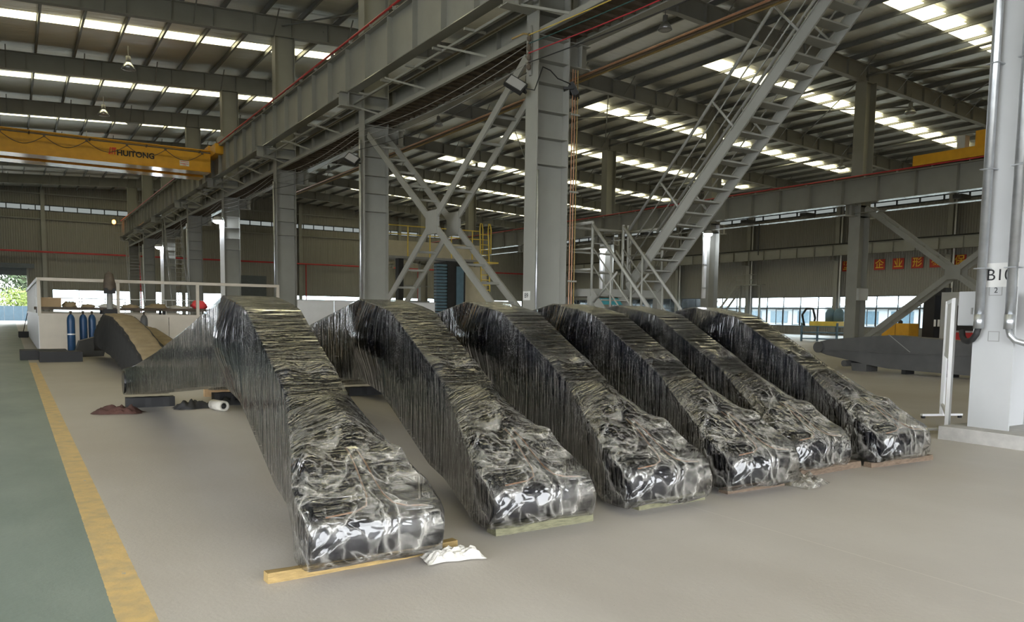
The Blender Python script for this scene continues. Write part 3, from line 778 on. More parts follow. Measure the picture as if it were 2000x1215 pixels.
def wall_lamp(loc, label):
    e = empty('column_lamp', loc, label, 'lamp', 'lit lamps on the columns')
    MB().lathe([(.06,.14),(.18,.11),(.27,-.02),(.28,-.07)], 0, 0, 14).build('shade', 'steel_white_and_daylit', e, True)
    MB().lathe([(.26,-.06),(.24,-.15),(.13,-.22),(.01,-.24)], 0, 0, 14).build('bulb', 'lamp_on', e, True)
    MB().bar((0,0,.08), (.34,.0,.16), .04).build('arm', 'steel', e)
wall_lamp((9.5, 44.6, 6.3), 'bright white lamp on the third column behind B9')
wall_lamp((9.5, 64.6, 6.2), 'bright white lamp on the fifth column behind B9')
wall_lamp((35.45, 34.45, 6.5), 'very bright white lamp behind the stair treads')
wall_lamp((35.45, 44.4, 6.2), 'bright white lamp behind the landing rails')
for (x, y, z1, lb) in ((9.68, 44.72, 6.1, 'white cable trunk under the lamp, third column behind B9'), (9.68, 64.72, 6.0, 'white cable trunk under the lamp, fifth column behind B9'),
                       (35.66, 34.9, 6.2, 'white cable trunk under the brightest far lamp'), (35.66, 44.9, 6.0, 'white cable trunk under the lamp behind the landing rails')):
    e = empty('cable_duct', (x, y, 0), lb, 'conduit', 'white cable trunks')
    z0 = 0 if x < 20 else 2.6
    MB().box(-.06, .14, -.07, .07, z0, z1).build('cover', 'white', e)
    for z in (z0+.6, z0+2.0): MB().box(-.08, .16, -.08, .08, z, z+.05).build('band', 'galv', e)
# other conduits on the B row
for k, lb in ((2, 'thin grey conduit up the column behind B9'), (3, 'pale conduit up the second column behind B9'), (5, 'white conduit up the fourth column behind B9'), (7, 'white conduit up the sixth column behind B9')):
    tag(MB().tube([(9.74,Y0+10*k-.1,0),(9.74,Y0+10*k-.1,7.0)], .045, 8).build('conduit', 'galv' if k < 4 else 'white', None, True), lb, 'conduit', 'conduits on the B columns')
bc = empty('warning_beacon', (8.55, 84.5, 8.6), 'small orange warning beacon glowing at the far end of the crane beam', 'beacon')
MB().tube([(0,0,0),(0,0,.9)], .04, 8).build('stem', 'steel_dark', bc); MB().bar((0,0,.1), (.8,0,.1), .08).build('arm', 'steel_dark', bc)
MB().lathe([(.09,.9),(.15,.98),(.16,1.15),(.11,1.26),(.02,1.3)], 0, 0, 12).build('dome', 'beacon_on', bc, True)

# ------------------------------------------------------------------ wires at B9
ins = empty('insulator_stack', (9.78, 14.95, 6.75), 'stack of brown insulators on column B9 holding the strung wires', 'insulator')
for i in range(4):
    MB().lathe([(.02,0),(.05,.03),(.05,.09),(.03,.12),(.045,.15),(.02,.18)], -.06, -.05, 10, z0=i*.2).build('insulator', 'rust', ins, True)
MB().box(-.02, .02, -.05, .02, -.1, .95).build('bracket', 'steel_dark', ins)
for i, (z, m, nm) in enumerate(((7.48, 'wire_yellow', 'yellow'), (7.3, 'wire_teal', 'dark green'), (7.1, 'wire_red', 'red'), (6.9, 'black_matt', 'black'))):
    pts = [(9.70, 14.9-1.16*t, z-.22*math.sin(math.pi*t/10)) for t in range(11)]
    tag(MB().tube(pts, .012, 6).build('wire', m), '%s wire strung from column B9 towards B10' % nm, 'wire', 'strung wires')
    pts = [(9.70, 14.95+1.0*t, z-.2-.25*math.sin(math.pi*(t % 10)/10)-.5*(t > 0)*0) for t in range(0, 61)]
    tag(MB().tube(pts, .009, 5).build('wire', 'steel_dark' if i < 3 else 'black_matt'), 'thin wire strung behind B9 along the column row, %s from the top' % ('first','second','third','fourth')[i], 'wire', 'strung wires')
tag(MB().tube([(9.55,14.75,6.3),(9.68,14.6,6.25),(9.80,14.60,6.55),(9.9,14.62,6.78),(10.1,14.62,6.74),(10.3,14.62,6.6),(10.6,14.62,6.55),(10.75,14.65,6.5)], .014, 6).build('cable', 'black_matt', None, True), 'black cable looping between the two floodlights on B9', 'cable')
tag(MB().tube([(9.7,14.9,7.5),(9.62,14.98,7.52),(9.5,15.05,7.45),(9.4,15.1,7.4)], .02, 6).build('rope', 'wood_yellow', None, True), 'loose yellowish rope end tied at the insulators on B9', 'rope')

# ------------------------------------------------------------------ overhead crane, left bay
cr = empty('overhead_crane', (0, 44, 8.4), 'yellow double-girder overhead crane with black HUITONG lettering, left bay', 'crane')
MB().box(-16, 9.05, 0, .9, .23, 1.27).build('girder', 'crane_yellow', cr)
MB().box(-16, 9.05, -.10, 1.0, .19, .23).build('bottom_flange', 'crane_gloss', cr); MB().box(-16, 9.05, -.08, .98, 1.27, 1.31).build('top_flange', 'crane_yellow', cr)
MB().box(-16, 9.05, 1.9, 2.8, .23, 1.27).build('girder', 'crane_yellow', cr)
MB().box(-16, 9.05, 1.8, 2.9, .19, .23).build('bottom_flange', 'crane_gloss', cr)
MB().box(9.05, 9.75, -1.2, 3.6, 1.0, 1.5).build('end_carriage', 'crane_yellow', cr)
for y in (-.8, 3.2): MB().prism([(.26*math.cos(q*math.pi/8)+9.45, .26*math.sin(q*math.pi/8)+1.72-.02) for q in range(16)], 'y', y-.1, y+.1).build('wheel', 'steel_dark', cr)
MB().box(9.0, 9.1, .2, 1.2, .9, 1.6).build('buffer', 'crane_yellow', cr)
MB().box(-16, 9.0, -.30, -.27, 1.10, 1.16).build('festoon_track', 'rust', cr)
mb = MB()
for i in range(10): mb.box(-14+i*2.5-.03, -14+i*2.5+.03, -.3, 0, 1.12, 1.2)
stuff(mb.build('track_bracket', 'rust', cr))
for i in range(11):
    xa = 8.6-1.75*i
    pts = [(xa-1.75*t/10, -.285, 1.05-.42*math.sin(math.pi*t/10)) for t in range(11)]
    MB().tube(pts, .018, 6).build('festoon_cable', 'rust', cr)
    MB().box(xa-.05, xa+.05, -.33, -.24, 1.02, 1.12).build('cable_trolley', 'rust', cr)
text('lettering', 'HUITONG', .37, 'text_black', cr, (5.52, -.006, .70), ROT_MY, .003, .012)
def logo(parent, x, y, z, s):
    """the red slanted mark: bar with a hook, then a T-shaped pair of legs"""
    a = [(0,0),(.30,0),(.40,.38),(.20,.22),(.42,1),(.26,1)]
    b = [(.42,0),(.58,0),(.74,.70),(.84,.70),(.84,0),(1.0,0),(1.0,.72),(1.14,.76),(1.14,1),(.52,1),(.42,.62),(.60,.74)]
    for q in (a, b): MB().prism([(x+p[0]*s*.9, z+p[1]*s) for p in q], 'y', y-.006, y).build('logo', 'text_red', parent)
logo(cr, 4.3, 0, .60, .34)
MB().box(7.55, 8.0, -.008, -.003, .40, .66).build('rating_plate', 'sign_white', cr)
for i in range(2): MB().box(7.58, 7.97, -.010, -.008, .60-i*.10, .625-i*.10).build('plate_print', 'text_red', cr)
text('plate_number', '10t', .13, 'text_red', cr, (7.78, -.010, .45), ROT_MY, .001)
c2 = empty('overhead_crane', (37.4, 19.4, 8.9), 'short yellow crane end standing on the far runway beam at upper right', 'crane')
MB().box(-2.3, -1.7, -1.6, 2.2, -.45, .0).build('end_carriage', 'crane_yellow', c2)
MB().box(-2.0, 18, -.9, -.4, 0, .7).build('girder', 'crane_yellow', c2)
MB().box(-2.25, -1.9, -.1, .25, .0, .55).build('motor_box', 'steel_white_and_daylit', c2)

# ------------------------------------------------------------------ wrapped excavator booms
ST = [ # dy, z bottom, z side-top, z plate, half bottom, half side-top, half plate
    (-.05, .12, .22, .30, .36, .37, .33), (0.0, .07, .29, .355, .39, .395, .36), (.10, .06, .37, .42, .40, .405, .345), (.24, .07, .44, .505, .395, .40, .32), (.32, .08, .475, .56, .375, .38, .295), (.36, .085, .495, .58, .36, .365, .275),
    (.55, .11, .60, .665, .31, .315, .225), (.80, .15, .74, .79, .25, .255, .175), (.94, .175, .83, .865, .22, .222, .17), (1.02, .195, .885, .895, .205, .207, .20), (1.3, .26, 1.045, 1.05, .2, .203, .2),
    (2.05, .64, 1.445, 1.45, .2, .203, .2), (2.28, .745, 1.49, 1.495, .2, .203, .2), (2.75, .82, 1.555, 1.56, .2, .203, .2), (3.3, .775, 1.455, 1.46, .2, .203, .2), (4.6, .65, 1.215, 1.22, .2, .203, .2), (6.5, .44, .905, .91, .2, .203, .2),
    (8.4, .24, .63, .635, .21, .213, .21), (8.8, .19, .57, .575, .29, .292, .285), (9.15, .17, .53, .535, .30, .302, .295), (9.25, .22, .48, .485, .29, .292, .285)]
def st_at(dy):
    for a, b in zip(ST[:-1], ST[1:]):
        if dy <= b[0]:
            t = (dy-a[0])/(b[0]-a[0]); return [a[i]+(b[i]-a[i])*t for i in range(7)]
    return list(ST[-1])
def section(s, off, ns_, nc, nt_):
    """closed loop of (x,z): bottom, left side, shoulder, top, shoulder, right side"""
    _, zb, zsd, zt, hb, hs, ht = s
    hb += off; hs += off; ht += off*.7; zb -= off; zsd += off*.5; zt += off
    key = [(hb, zb), (-hb, zb), (-hs, zsd), (-ht, zt), (ht, zt), (hs, zsd)]
    cnt = [nt_, ns_, nc, nt_, nc, ns_]; pts = []
    for i in range(6):
        a, b = key[i], key[(i+1) % 6]
        for k in range(cnt[i]):
            t = k/cnt[i]; pts.append((a[0]+(b[0]-a[0])*t, a[1]+(b[1]-a[1])*t))
    return pts
def boom_body():
    dys = sorted({a[0] for a in ST if a[0] >= .30} | {.30})
    mb = MB(); n = None
    for dy in dys:
        s = st_at(dy); p = section(s, -.012, 1, 1, 1); n = len(p)
        mb.v += [(x, dy, z) for x, z in p]
    for i in range(len(dys)-1):
        for k in range(n): mb.f.append((i*n+k, (i+1)*n+k, (i+1)*n+(k+1) % n, i*n+(k+1) % n))
    mb.f += [tuple(range(n)), tuple(range((len(dys)-1)*n, len(dys)*n))[::-1]]
    return mb
def boom_film(seed, loose):
    dys = []; d = -.05
    while d < 9.25:
        dys.append(d); d += .028 if d < 1.3 else (.045 if d < 3.4 else .09)
    dys.append(9.25)
    mb = MB(); n = None
    for dy in dys:
        s = st_at(dy); p = section(s, .006, 10, 5, 10); n = len(p)
        front = max(0.0, 1-dy/.75)
        for k, (x, z) in enumerate(p):
            q = Vector((x*1.6+seed*9.1, dy*7, z*1.8)); a = .002 + .010*front*loose
            v = noise.noise(q) + .5*noise.noise(q*2.3)
            w2 = noise.noise(Vector((x*3+seed, dy*4, z*3)))*.012*front*loose
            cx, cz = 0, (s[1]+s[3])/2
            dv = Vector((x-cx, z-cz)); 
            nx, nz = (1 if x > 0 else -1, 0) if (11 <= k <= 19 or k >= n-10) else ((dv.normalized()) if 20 <= k <= n-11 else (0, -1))
            m_ = abs(v)*a*1.6 + w2
            if 25 < k < 35: z += max(0, min(1, (dy-.42)/.2))*max(0, min(1, (1.02-dy)/.16))*.075*(1-abs(x-.03)/(s[6]+.02))
            # film standing off over the pivot boss and its edges
            g = math.exp(-((dy-2.55)/.33)**2-((z-1.2)/.26)**2)*.12 if abs(x) > .17 else 0
            if nz > .5 and nz <= 1:
                for bx_, by_, hb_ in ((-.13,1.28,.035),(.13,1.28,.035),(-.25,.37,.05),(.25,.37,.05)):
                    m_ += hb_*math.exp(-((x-bx_)/.06)**2-((dy-by_)/.07)**2)
            xx = x+nx*(m_+g); zz = z+nz*m_
            # sagging skirt at the bottom of the front
            mb.v.append((xx, dy-(.01+.02*abs(v))*front*(dy < .1), max(zz, .012)))
    for i in range(len(dys)-1):
        for k in range(n): mb.f.append((i*n+k, (i+1)*n+k, (i+1)*n+(k+1) % n, i*n+(k+1) % n))
    mb.f += [tuple(range(n)), tuple(range((len(dys)-1)*n, len(dys)*n))[::-1]]
    return mb
body_me = None
BOOMS = [(1.69, 4.05, 'nearest plastic-wrapped black excavator boom, leftmost in the row', .7), (2.96, 4.28, 'second wrapped black boom from the left, with copper pipes showing through torn film', 1.0),
         (4.10, 4.30, 'third wrapped black boom from the left in the row', 1.3), (5.20, 4.34, 'fourth wrapped black boom from the left, film trailing on the floor', 1.4), (6.30, 4.62, 'fifth wrapped black boom from the left in the row', 1.3), (7.46, 4.52, 'last wrapped black boom at the right end of the row', 1.3)]
parts0 = {}
def part(key, name, mb_f, m, root, smooth=False):
    if key not in parts0:
        parts0[key] = mb_f().build(name, m, root, smooth); return parts0[key]
    o = bpy.data.objects.new(name, parts0[key].data); COL.objects.link(o); o.parent = root; return o
for i, (x, y, lb, loose) in enumerate(BOOMS):
    r_ = empty('excavator_boom', (x, y, .0), lb, 'excavator boom', 'wrapped excavator booms in a row')
    part('body', 'body', boom_body, 'black_paint', r_)
    part('tube', 'front_tube', lambda: MB().tube([(-.40,.12,.205),(.40,.12,.205)], .14, 28), 'black_paint', r_, False)
    part('tail', 'tail_boss', lambda: MB().tube([(-.31,9.0,.36),(.31,9.0,.36)], .17, 20), 'black_paint', r_)
    part('boss', 'pivot_boss', lambda: MB().tube([(-.26,2.55,1.2),(.26,2.55,1.2)], .12, 20).tube([(-.24,2.85,1.1),(.24,2.85,1.1)], .05, 12), 'black_paint', r_)
    part('cover', 'hose_cover', lambda: MB().add([(-.12,.5,.61),(.16,.5,.61),(.03,.55,.70),(-.1,1.0,.86),(.14,1.0,.86),(.03,.93,.895)], [(0,1,2),(0,2,5,3),(1,4,5,2),(3,5,4),(0,3,4,1)]), 'black_paint', r_)
    for sx in (-1, 1):
        part('lug%d' % sx, 'lifting_lug', lambda: MB().tube([(sx*.13,1.28,1.0),(sx*.13,1.28,1.045)], .045, 14).tube([(sx*.13,1.28,1.045),(sx*.13,1.28,1.055)], .022, 12), 'black_paint', r_)
        part('fl%d' % sx, 'front_bracket', lambda: MB().prism([(.30,.42),(.44,.52),(.43,.575),(.36,.575),(.27,.49)], 'x', sx*.20-.015, sx*.20+.015).prism([(.30,.42),(.44,.52),(.43,.575),(.36,.575),(.27,.49)], 'x', sx*.30-.015, sx*.30+.015), 'black_paint', r_)
        part('cu%d' % sx, 'copper_pipe', lambda: MB().tube([(sx*.03+.02,.48,.625),(sx*.03+.02,.40,.59),(sx*.035+.02,.32,.55),(sx*.04+.02,.22,.482),(sx*.05+.02,.10,.412),(sx*.08+.02,.03,.372),(sx*.15+.02,.005,.352),(sx*.3,.0,.34)], .005, 6), 'copper', r_, True)
    f = boom_film(i, loose).build('plastic_wrap', 'film', r_, True)
    nr = 50; keys = {0, 10, 20, 25, 30, 35, 40}; at = f.data.attributes.new('sharp_edge', 'BOOLEAN', 'EDGE')
    for e_ in f.data.edges:
        a_, b_ = e_.vertices
        if abs(a_-b_) == nr and a_ % nr in keys: at.data[e_.index].value = True
# timbers under the boom fronts
def timber(x0, x1, y, h, w_, m, lb, rz=0, bend=0):
    e = MB(); L_ = x1-x0; n = 8
    for i in range(n+1):
        xx = -L_/2+L_*i/n; j = .004*math.sin(i*2.3+x0)
        e.v += [(xx, -w_/2+j, 0), (xx, w_/2+j, 0), (xx, w_/2+j-.006, h-.004*(i % 2)), (xx, -w_/2+j+.006, h)]
    for i in range(n):
        for k in range(4): e.f.append((i*4+k, (i+1)*4+k, (i+1)*4+(k+1) % 4, i*4+(k+1) % 4))
    e.f += [(0,1,2,3)[::-1], tuple(n*4+k for k in range(4))]
    o = e.build('timber', m); o.location = ((x0+x1)/2, y, 0); o.rotation_euler = (0,0,rz)
    return tag(o, lb, 'timber', 'timbers under the booms')
timber(1.10, 2.27, 4.20, .055, .075, 'wood_yellow', 'long yellowish timber under the nearest boom front', .05)
timber(2.62, 3.42, 4.38, .065, .12, 'wood_green', 'greenish timber under the second boom front', .0)
timber(3.90, 4.60, 4.46, .06, .12, 'wood_green', 'greenish timber under the third boom front', .02)
timber(6.02, 6.98, 4.68, .06, .10, 'wood_brown', 'brown timber under the fifth boom front', .05)
timber(7.03, 8.04, 4.60, .05, .09, 'wood_brown', 'split brown timber with a pale end under the last boom front', -.03)
timber(4.9, 5.6, 4.50, .06, .10, 'wood_brown', 'timber hidden in film under the fourth boom front')
def timbers_rear():
    for i, (x, _, lb, l) in enumerate(BOOMS):
        timber(x-.30, x+.36, BOOMS[i][1]+8.8, .145, .2, 'black_matt', 'dark block under the rear end of boom %s' % ('one','two','three','four','five','six')[i])
timbers_rear()

# film trailing on the floor by the fourth boom, scrap paper by the first timber
def crumple(name, m, cx, cy, w_, d_, h, seed, lb, cat, rz=0, smooth=True):
    n = 22; mb = MB()
    for i in range(n+1):
        for j in range(n+1):
            u, v = i/n-.5, j/n-.5
            e_ = max(0, 1-(2*abs(u))**4)*max(0, 1-(2*abs(v))**4)
            z = .006+e_*h*(.35+.65*abs(noise.noise(Vector((u*5+seed, v*5, seed)))*1.6)+.3*abs(noise.noise(Vector((u*14, v*14+seed, 0)))))
            x = u*w_*(1+.25*noise.noise(Vector((v*3, seed, 1)))); y = v*d_*(1+.35*noise.noise(Vector((u*3, seed, 2))))
            mb.v.append((x, y, z))
    for i in range(n):
        for j in range(n): mb.f.append((i*(n+1)+j, (i+1)*(n+1)+j, (i+1)*(n+1)+j+1, i*(n+1)+j+1))
    o = mb.build(name, m, None, smooth); o.location = (cx, cy, 0); o.rotation_euler = (0,0,rz)
    return tag(o, lb, cat)
crumple('film_scrap', 'film', 5.80, 4.44, .38, .36, .10, 3, 'clear film trailing on the floor between the fourth and fifth booms', 'plastic film', .2)
crumple('paper_scrap', 'paper', 2.16, 4.05, .36, .16, .075, 8, 'crumpled white paper scrap by the end of the yellowish timber', 'paper', -.15, False)
crumple('rag', 'rag_red', 1.2, 12.15, .62, .26, .12, 4, 'dark red rag lying under the rear of the nearest boom', 'rag', -.35)
crumple('plastic_sheet', 'black_matt', 2.25, 12.35, .55, .3, .13, 9, 'folded black plastic sheet under the rear of the nearest boom', 'plastic sheet', .1)
crumple('plastic_sheet', 'black_matt', 2.9, 12.6, .5, .3, .13, 11, 'second black plastic fold right of the red rag', 'plastic sheet', -.1)
tag(MB().box(2.7, 3.5, 13.9, 14.02, 0, .12).build('timber', 'wood_pale'), 'pale timber on the floor behind the white roll', 'timber', 'timbers under the booms')
ro = empty('paper_roll', (2.5, 11.9, .07), 'short white roll lying on the floor under the nearest boom', 'roll', None, .3)
mb = MB(); n = 18
for r1 in (.075, .05):
    for yy in (-.16, .16): mb.v += [(r1*math.cos(2*math.pi*k/n), yy, .007+r1*math.sin(2*math.pi*k/n)) for k in range(n)]
for k in range(n):
    k2 = (k+1) % n
    mb.f += [(k, k2, n+k2, n+k), (2*n+k, 3*n+k, 3*n+k2, 2*n+k2), (k, 2*n+k, 2*n+k2, k2), (n+k, n+k2, 3*n+k2, 3*n+k)]
mb.build('shell', 'paper', ro, True); MB().tube([(0,-.14,.007),(0,.14,.007)], .04, 12).build('core', 'black_matt', ro, True)

# ------------------------------------------------------------------ left background: platform enclosure
en = empty('platform_enclosure', (.75, 30, 0), 'low-walled platform, cream front, side panels and rail whitened for door light, at the far left', 'platform')
for i in range(4): MB().box(i*1.96+.02, (i+1)*1.96, 0, .06, .02, 1.20).build('front_panel', 'cream', en)
MB().box(0, 7.86, -.03, .10, 1.20, 1.28).build('sill', 'cream', en)
for i in range(9): MB().box(0, .06, .1+i*2.35, 2.43+i*2.35, .02, 1.28).build('side_panel', 'white', en)  # painted whiter than the front to show light from the roller door
MB().box(.1, 7.8, 21.1, 21.2, .02, 1.28).build('rear_panel', 'cream', en)
MB().box(.06, 7.8, .1, 21.1, .9, .98).build('deck', 'steel_dark', en)
for x in (.04, 2.35, 4.9, 7.75): MB().box(x-.05, x+.05, -.02, .08, 1.28, 2.36).build('rail_post', 'cream', en)
MB().box(0, 7.8, -.02, .08, 2.34, 2.44).build('top_rail', 'cream', en)
MB().box(-.02, .08, .08, 21, 2.32, 2.44).build('top_rail', 'white', en)  # side rail and its posts whitened likewise for the door light
for i in range(10): MB().box(.01, .05, 1.5+i*2, 1.56+i*2, 1.28, 2.32).build('rail_post', 'white', en)
for z in (1.6, 1.95): MB().tube([(.2,14,z),(7.8,14,z)], .025, 6).build('rear_rail', 'white', en)
for x in (.3, 2.2, 4.1, 6.0, 7.7): MB().tube([(x,14,.98),(x,14,1.95)], .022, 6).build('rear_rail_post', 'white', en)
tb = empty('workbench', (2.6, 32.2, .98), 'long dark workbench on the platform behind the railing', 'workbench')
MB().box(-1.9, 4.4, -.5, .6, .42, .52).build('bench_top', 'rust', tb); MB().box(-1.8, 4.3, -.4, .5, .12, .18).build('shelf', 'rust', tb)
for x in (-1.8, .2, 2.2, 4.2):
    for y in (-.4, .5): MB().box(x-.04, x+.04, y-.04, y+.04, 0, .42).build('leg', 'black_matt', tb)
bx = empty('cardboard_box', (1.15, 32.0, 1.50), 'brown cardboard box at the left end of the workbench', 'box')
MB().box(-.35, .35, -.25, .25, 0, .32).build('carton', 'cardboard', bx); MB().box(-.05, .05, -.255, .255, .30, .325).build('tape', 'wood_pale', bx)
for i, (x, r, m, lb) in enumerate(((1.75, (.25,.2,.16), 'cloth_brown', 'brown cloth bundle beside the cardboard box'), (2.34, (.24,.2,.10), 'cloth_brown', 'low brown bundle in the middle of the workbench'), (3.0, (.35,.22,.12), 'paper', 'pale crumpled bundle on the workbench'),
                                   (3.7, (.3,.2,.11), 'cloth_brown', 'flat brown bundle right of the pale one'), (4.6, (.4,.22,.14), 'cloth_brown', 'brown bundle behind the upright arm'), (5.4, (.35,.2,.09), 'paper', 'flat pale bundle left of the red bag'))):
    o = MB().blob((0,0,.0), r, i+2, .5, 14, 8, flat=-.02).build('cloth_bundle', m, None, True); o.location = (x, 32.15, 1.52); tag(o, lb, 'bundle', 'bundles on the workbench')
o = MB().blob((0,0,0), (.28,.22,.22), 31, .4, 16, 10, flat=-.1).build('plastic_bag', 'red_bag', None, True); o.location = (6.1, 32.1, 1.6); tag(o, 'bright red plastic bag on the workbench', 'bag')
# gas cylinders
def cylinder(x, y, m, lb):
    e = empty('gas_cylinder', (x, y, 0), lb, 'gas cylinder', 'gas cylinders by the platform')
    MB().lathe([(.105,0),(.115,.02),(.115,1.08),(.105,1.16),(.07,1.24),(.035,1.27)], 0, 0, 18).build('body', m, e, True)
    MB().lathe([(.03,1.265),(.03,1.33),(.045,1.34),(.045,1.37),(.015,1.38)], 0, 0, 10).build('valve', 'rust', e, True)
    return e
b_ = cylinder(1.60, 28.7, 'blue', 'leftmost blue gas cylinder standing at the cream platform wall')
MB().lathe([(.118,.62),(.118,.66)], 0, 0, 18).build('collar', 'white', b_)
cylinder(1.97, 29.1, 'blue', 'middle blue gas cylinder at the cream platform wall'); cylinder(2.24, 29.3, 'blue', 'right blue gas cylinder half hidden by the wrapped boom')
cylinder(3.78, 29.2, 'primer_grey', 'single dark grey gas cylinder at the cream platform wall')
# low dark bins on the floor
def skid(cx, cy, w_, d_, h, lb):
    e = empty('steel_skid', (cx, cy, 0), lb, 'skid', 'dark skids on the floor')
    MB().box(-w_/2, w_/2, -d_/2, d_/2, h-.03, h).build('top_plate', 'black_matt', e)
    for yy in (-d_/2, d_/2-.04): MB().box(-w_/2, w_/2, yy, yy+.04, 0, h-.03).build('side', 'black_matt', e)
    for xx in (-w_/2, w_/2-.04): MB().box(xx, xx+.04, -d_/2+.04, d_/2-.04, 0, h-.03).build('end', 'black_matt', e)
skid(.75, 26.3, 1.15, .9, .27, 'rear low dark steel skid at the end of the yellow line'); skid(1.12, 25.0, 1.02, .7, .28, 'front low dark steel skid beside the yellow line end')
# broom and dustpan
bd = empty('dustpan', (.5, 46, 0), 'black long-handled dustpan against the platform side panel', 'dustpan')
MB().box(-.22, .22, -.15, .15, .03, .30).build('pan', 'black_matt', bd); MB().tube([(0,0,.3),(.2,.1,1.2)], .02, 6).build('handle', 'black_matt', bd); MB().box(-.2, .2, -.18, -.15, .0, .06).build('lip', 'black_matt', bd)
# fume arm
fa = empty('fume_arm', (2.75, 29.0, 0), 'dark upright extraction arm with a hood behind the brown wrapped boom', 'extraction arm')
MB().tube([(0,0,0),(0,0,2.1)], .07, 12, radii=[.11,.09]).build('pole', 'steel_dark', fa, True); MB().box(-.2, .2, -.15, .15, 1.1, 1.45).build('joint', 'black_matt', fa)
MB().lathe([(.16,2.0),(.19,2.1),(.17,2.35),(.12,2.58),(.03,2.66)], 0, 0, 14).build('hood', 'rust', fa, True); MB().box(-.16,.16,-.17,.17,1.95,2.12).build('collar', 'black_matt', fa)
# brown cloth-wrapped booms
def cloth_boom(cx, y0, s, lb, seed, L_=9):
    e = empty('covered_boom', (cx, y0, 0), lb, 'covered boom', 'brown covered booms')
    prof = [(0,.0,.42),(1.0,.0,.62),(3.2,.06,1.0),(5.6,.3,1.26),(7.6,.55,1.30),(9.2,.4,1.0),(10.5,.2,.7)]
    def at(d):
        for a, b in zip(prof[:-1], prof[1:]):
            if d <= b[0]: t = (d-a[0])/(b[0]-a[0]); return a[1]+(b[1]-a[1])*t, a[2]+(b[2]-a[2])*t
        return prof[-1][1:]
    mt, ms = MB(), MB(); n = 9; ds = [i*.12 for i in range(int(10.5/.12)+1)]
    for d in ds:
        zb, zt = at(d); fold = .03*abs(math.sin(d*3.3+seed))
        for k in range(n): 
            u = k/(n-1)-.5
            mt.v.append((u*.56*s, d, (zt*s+.015+fold*(1-abs(u))-.05*(abs(u) > .45)+.012*noise.noise(Vector((u*4, d*5, seed))))))
        for k in range(6):
            v = k/5; ms.v.append((-.27*s-.02*abs(math.sin(d*5+k))-.10*math.exp(-((d-7.2)/1.2)**2)*(1-v)*2, d, (zb+(zt-zb)*v)*s))
        for k in range(6):
            v = 1-k/5; ms.v.append((.27*s, d, (zb+(zt-zb)*v)*s))
    for i in range(len(ds)-1):
        for k in range(n-1): mt.f.append((i*n+k, i*n+k+1, (i+1)*n+k+1, (i+1)*n+k))
        for k in range(12): ms.f.append((i*12+k, (i+1)*12+k, (i+1)*12+(k+1) % 12, i*12+(k+1) % 12))
    ms.f += [tuple(range(12)), tuple(range((len(ds)-1)*12, len(ds)*12))[::-1]]
    mt.build('cloth_cover', 'cloth_brown', e, True); ms.build('body', 'black_matt', e, True)
cloth_boom(2.35, 16.2, 1.0, 'brown cloth covered boom lying behind the nearest wrapped boom', 1)
cloth_boom(3.25, 18.4, .72, 'smaller brown covered boom right of the larger covered one', 2)
tag(MB().prism([(-.5,0),(.5,0),(.55,.35),(.2,.62),(-.35,.5)], 'x', -.04, .04).build('steel_plate', 'primer_grey'), 'dark grey shaped plate leaning by the blue cylinders', 'plate')
bpy.data.objects['steel_plate'].location = (1.95, 27.2, 0); bpy.data.objects['steel_plate'].rotation_euler = (0, .15, -1.0)
o = MB().blob((0,0,0), (.45,.5,.2), 51, .4, 16, 8, flat=-.12).build('covered_bundle', 'cloth_brown', None, True); o.location = (4.3, 25.5, .13); tag(o, 'dark covered bundle below the grey gas cylinder', 'bundle')
# white low partition and fan behind the booms
wp = empty('low_partition', (10.2, 33.3, 0), 'long pale white low partition behind the second and third booms', 'partition')
for i in range(4): MB().box(.05+i*1.62, .05+(i+1)*1.62-.02, 0, .05, .03, 1.93).build('panel', 'white', wp)
MB().box(0, 6.55, -.01, .06, 1.93, 1.97).build('cap_rail', 'steel_white_and_daylit', wp)
fn = empty('floor_fan', (10.7, 29.2, 0), 'round pedestal fan just visible behind the second boom', 'fan')
MB().tube([(0,0,0),(0,0,1.1)], .03, 8).build('stand', 'black_matt', fn); MB().lathe([(.22,0),(.2,.04),(.05,.06)], 0, 0, 14).build('base', 'black_matt', fn)
for r in (.1, .18, .26): MB().tube([(r*math.cos(2*math.pi*k/20), -.04, 1.25+r*math.sin(2*math.pi*k/20)) for k in range(21)], .008, 5).build('guard_ring', 'steel_dark', fn)
for k in range(10): MB().tube([(.03*math.cos(k*.628), -.045, 1.25+.03*math.sin(k*.628)), (.26*math.cos(k*.628), -.045, 1.25+.26*math.sin(k*.628))], .005, 4).build('guard_spoke', 'steel_dark', fn)
for k in range(3): MB().prism([(.03*math.cos(k*2.09), 1.25+.03*math.sin(k*2.09)), (.22*math.cos(k*2.09+.3), 1.25+.22*math.sin(k*2.09+.3)), (.22*math.cos(k*2.09-.35), 1.25+.22*math.sin(k*2.09-.35))], 'y', -.02, -.01).build('blade', 'blue_grey', fn)
MB().tube([(0,-.03,1.25),(0,.12,1.25)], .06, 12).build('motor', 'black_matt', fn)
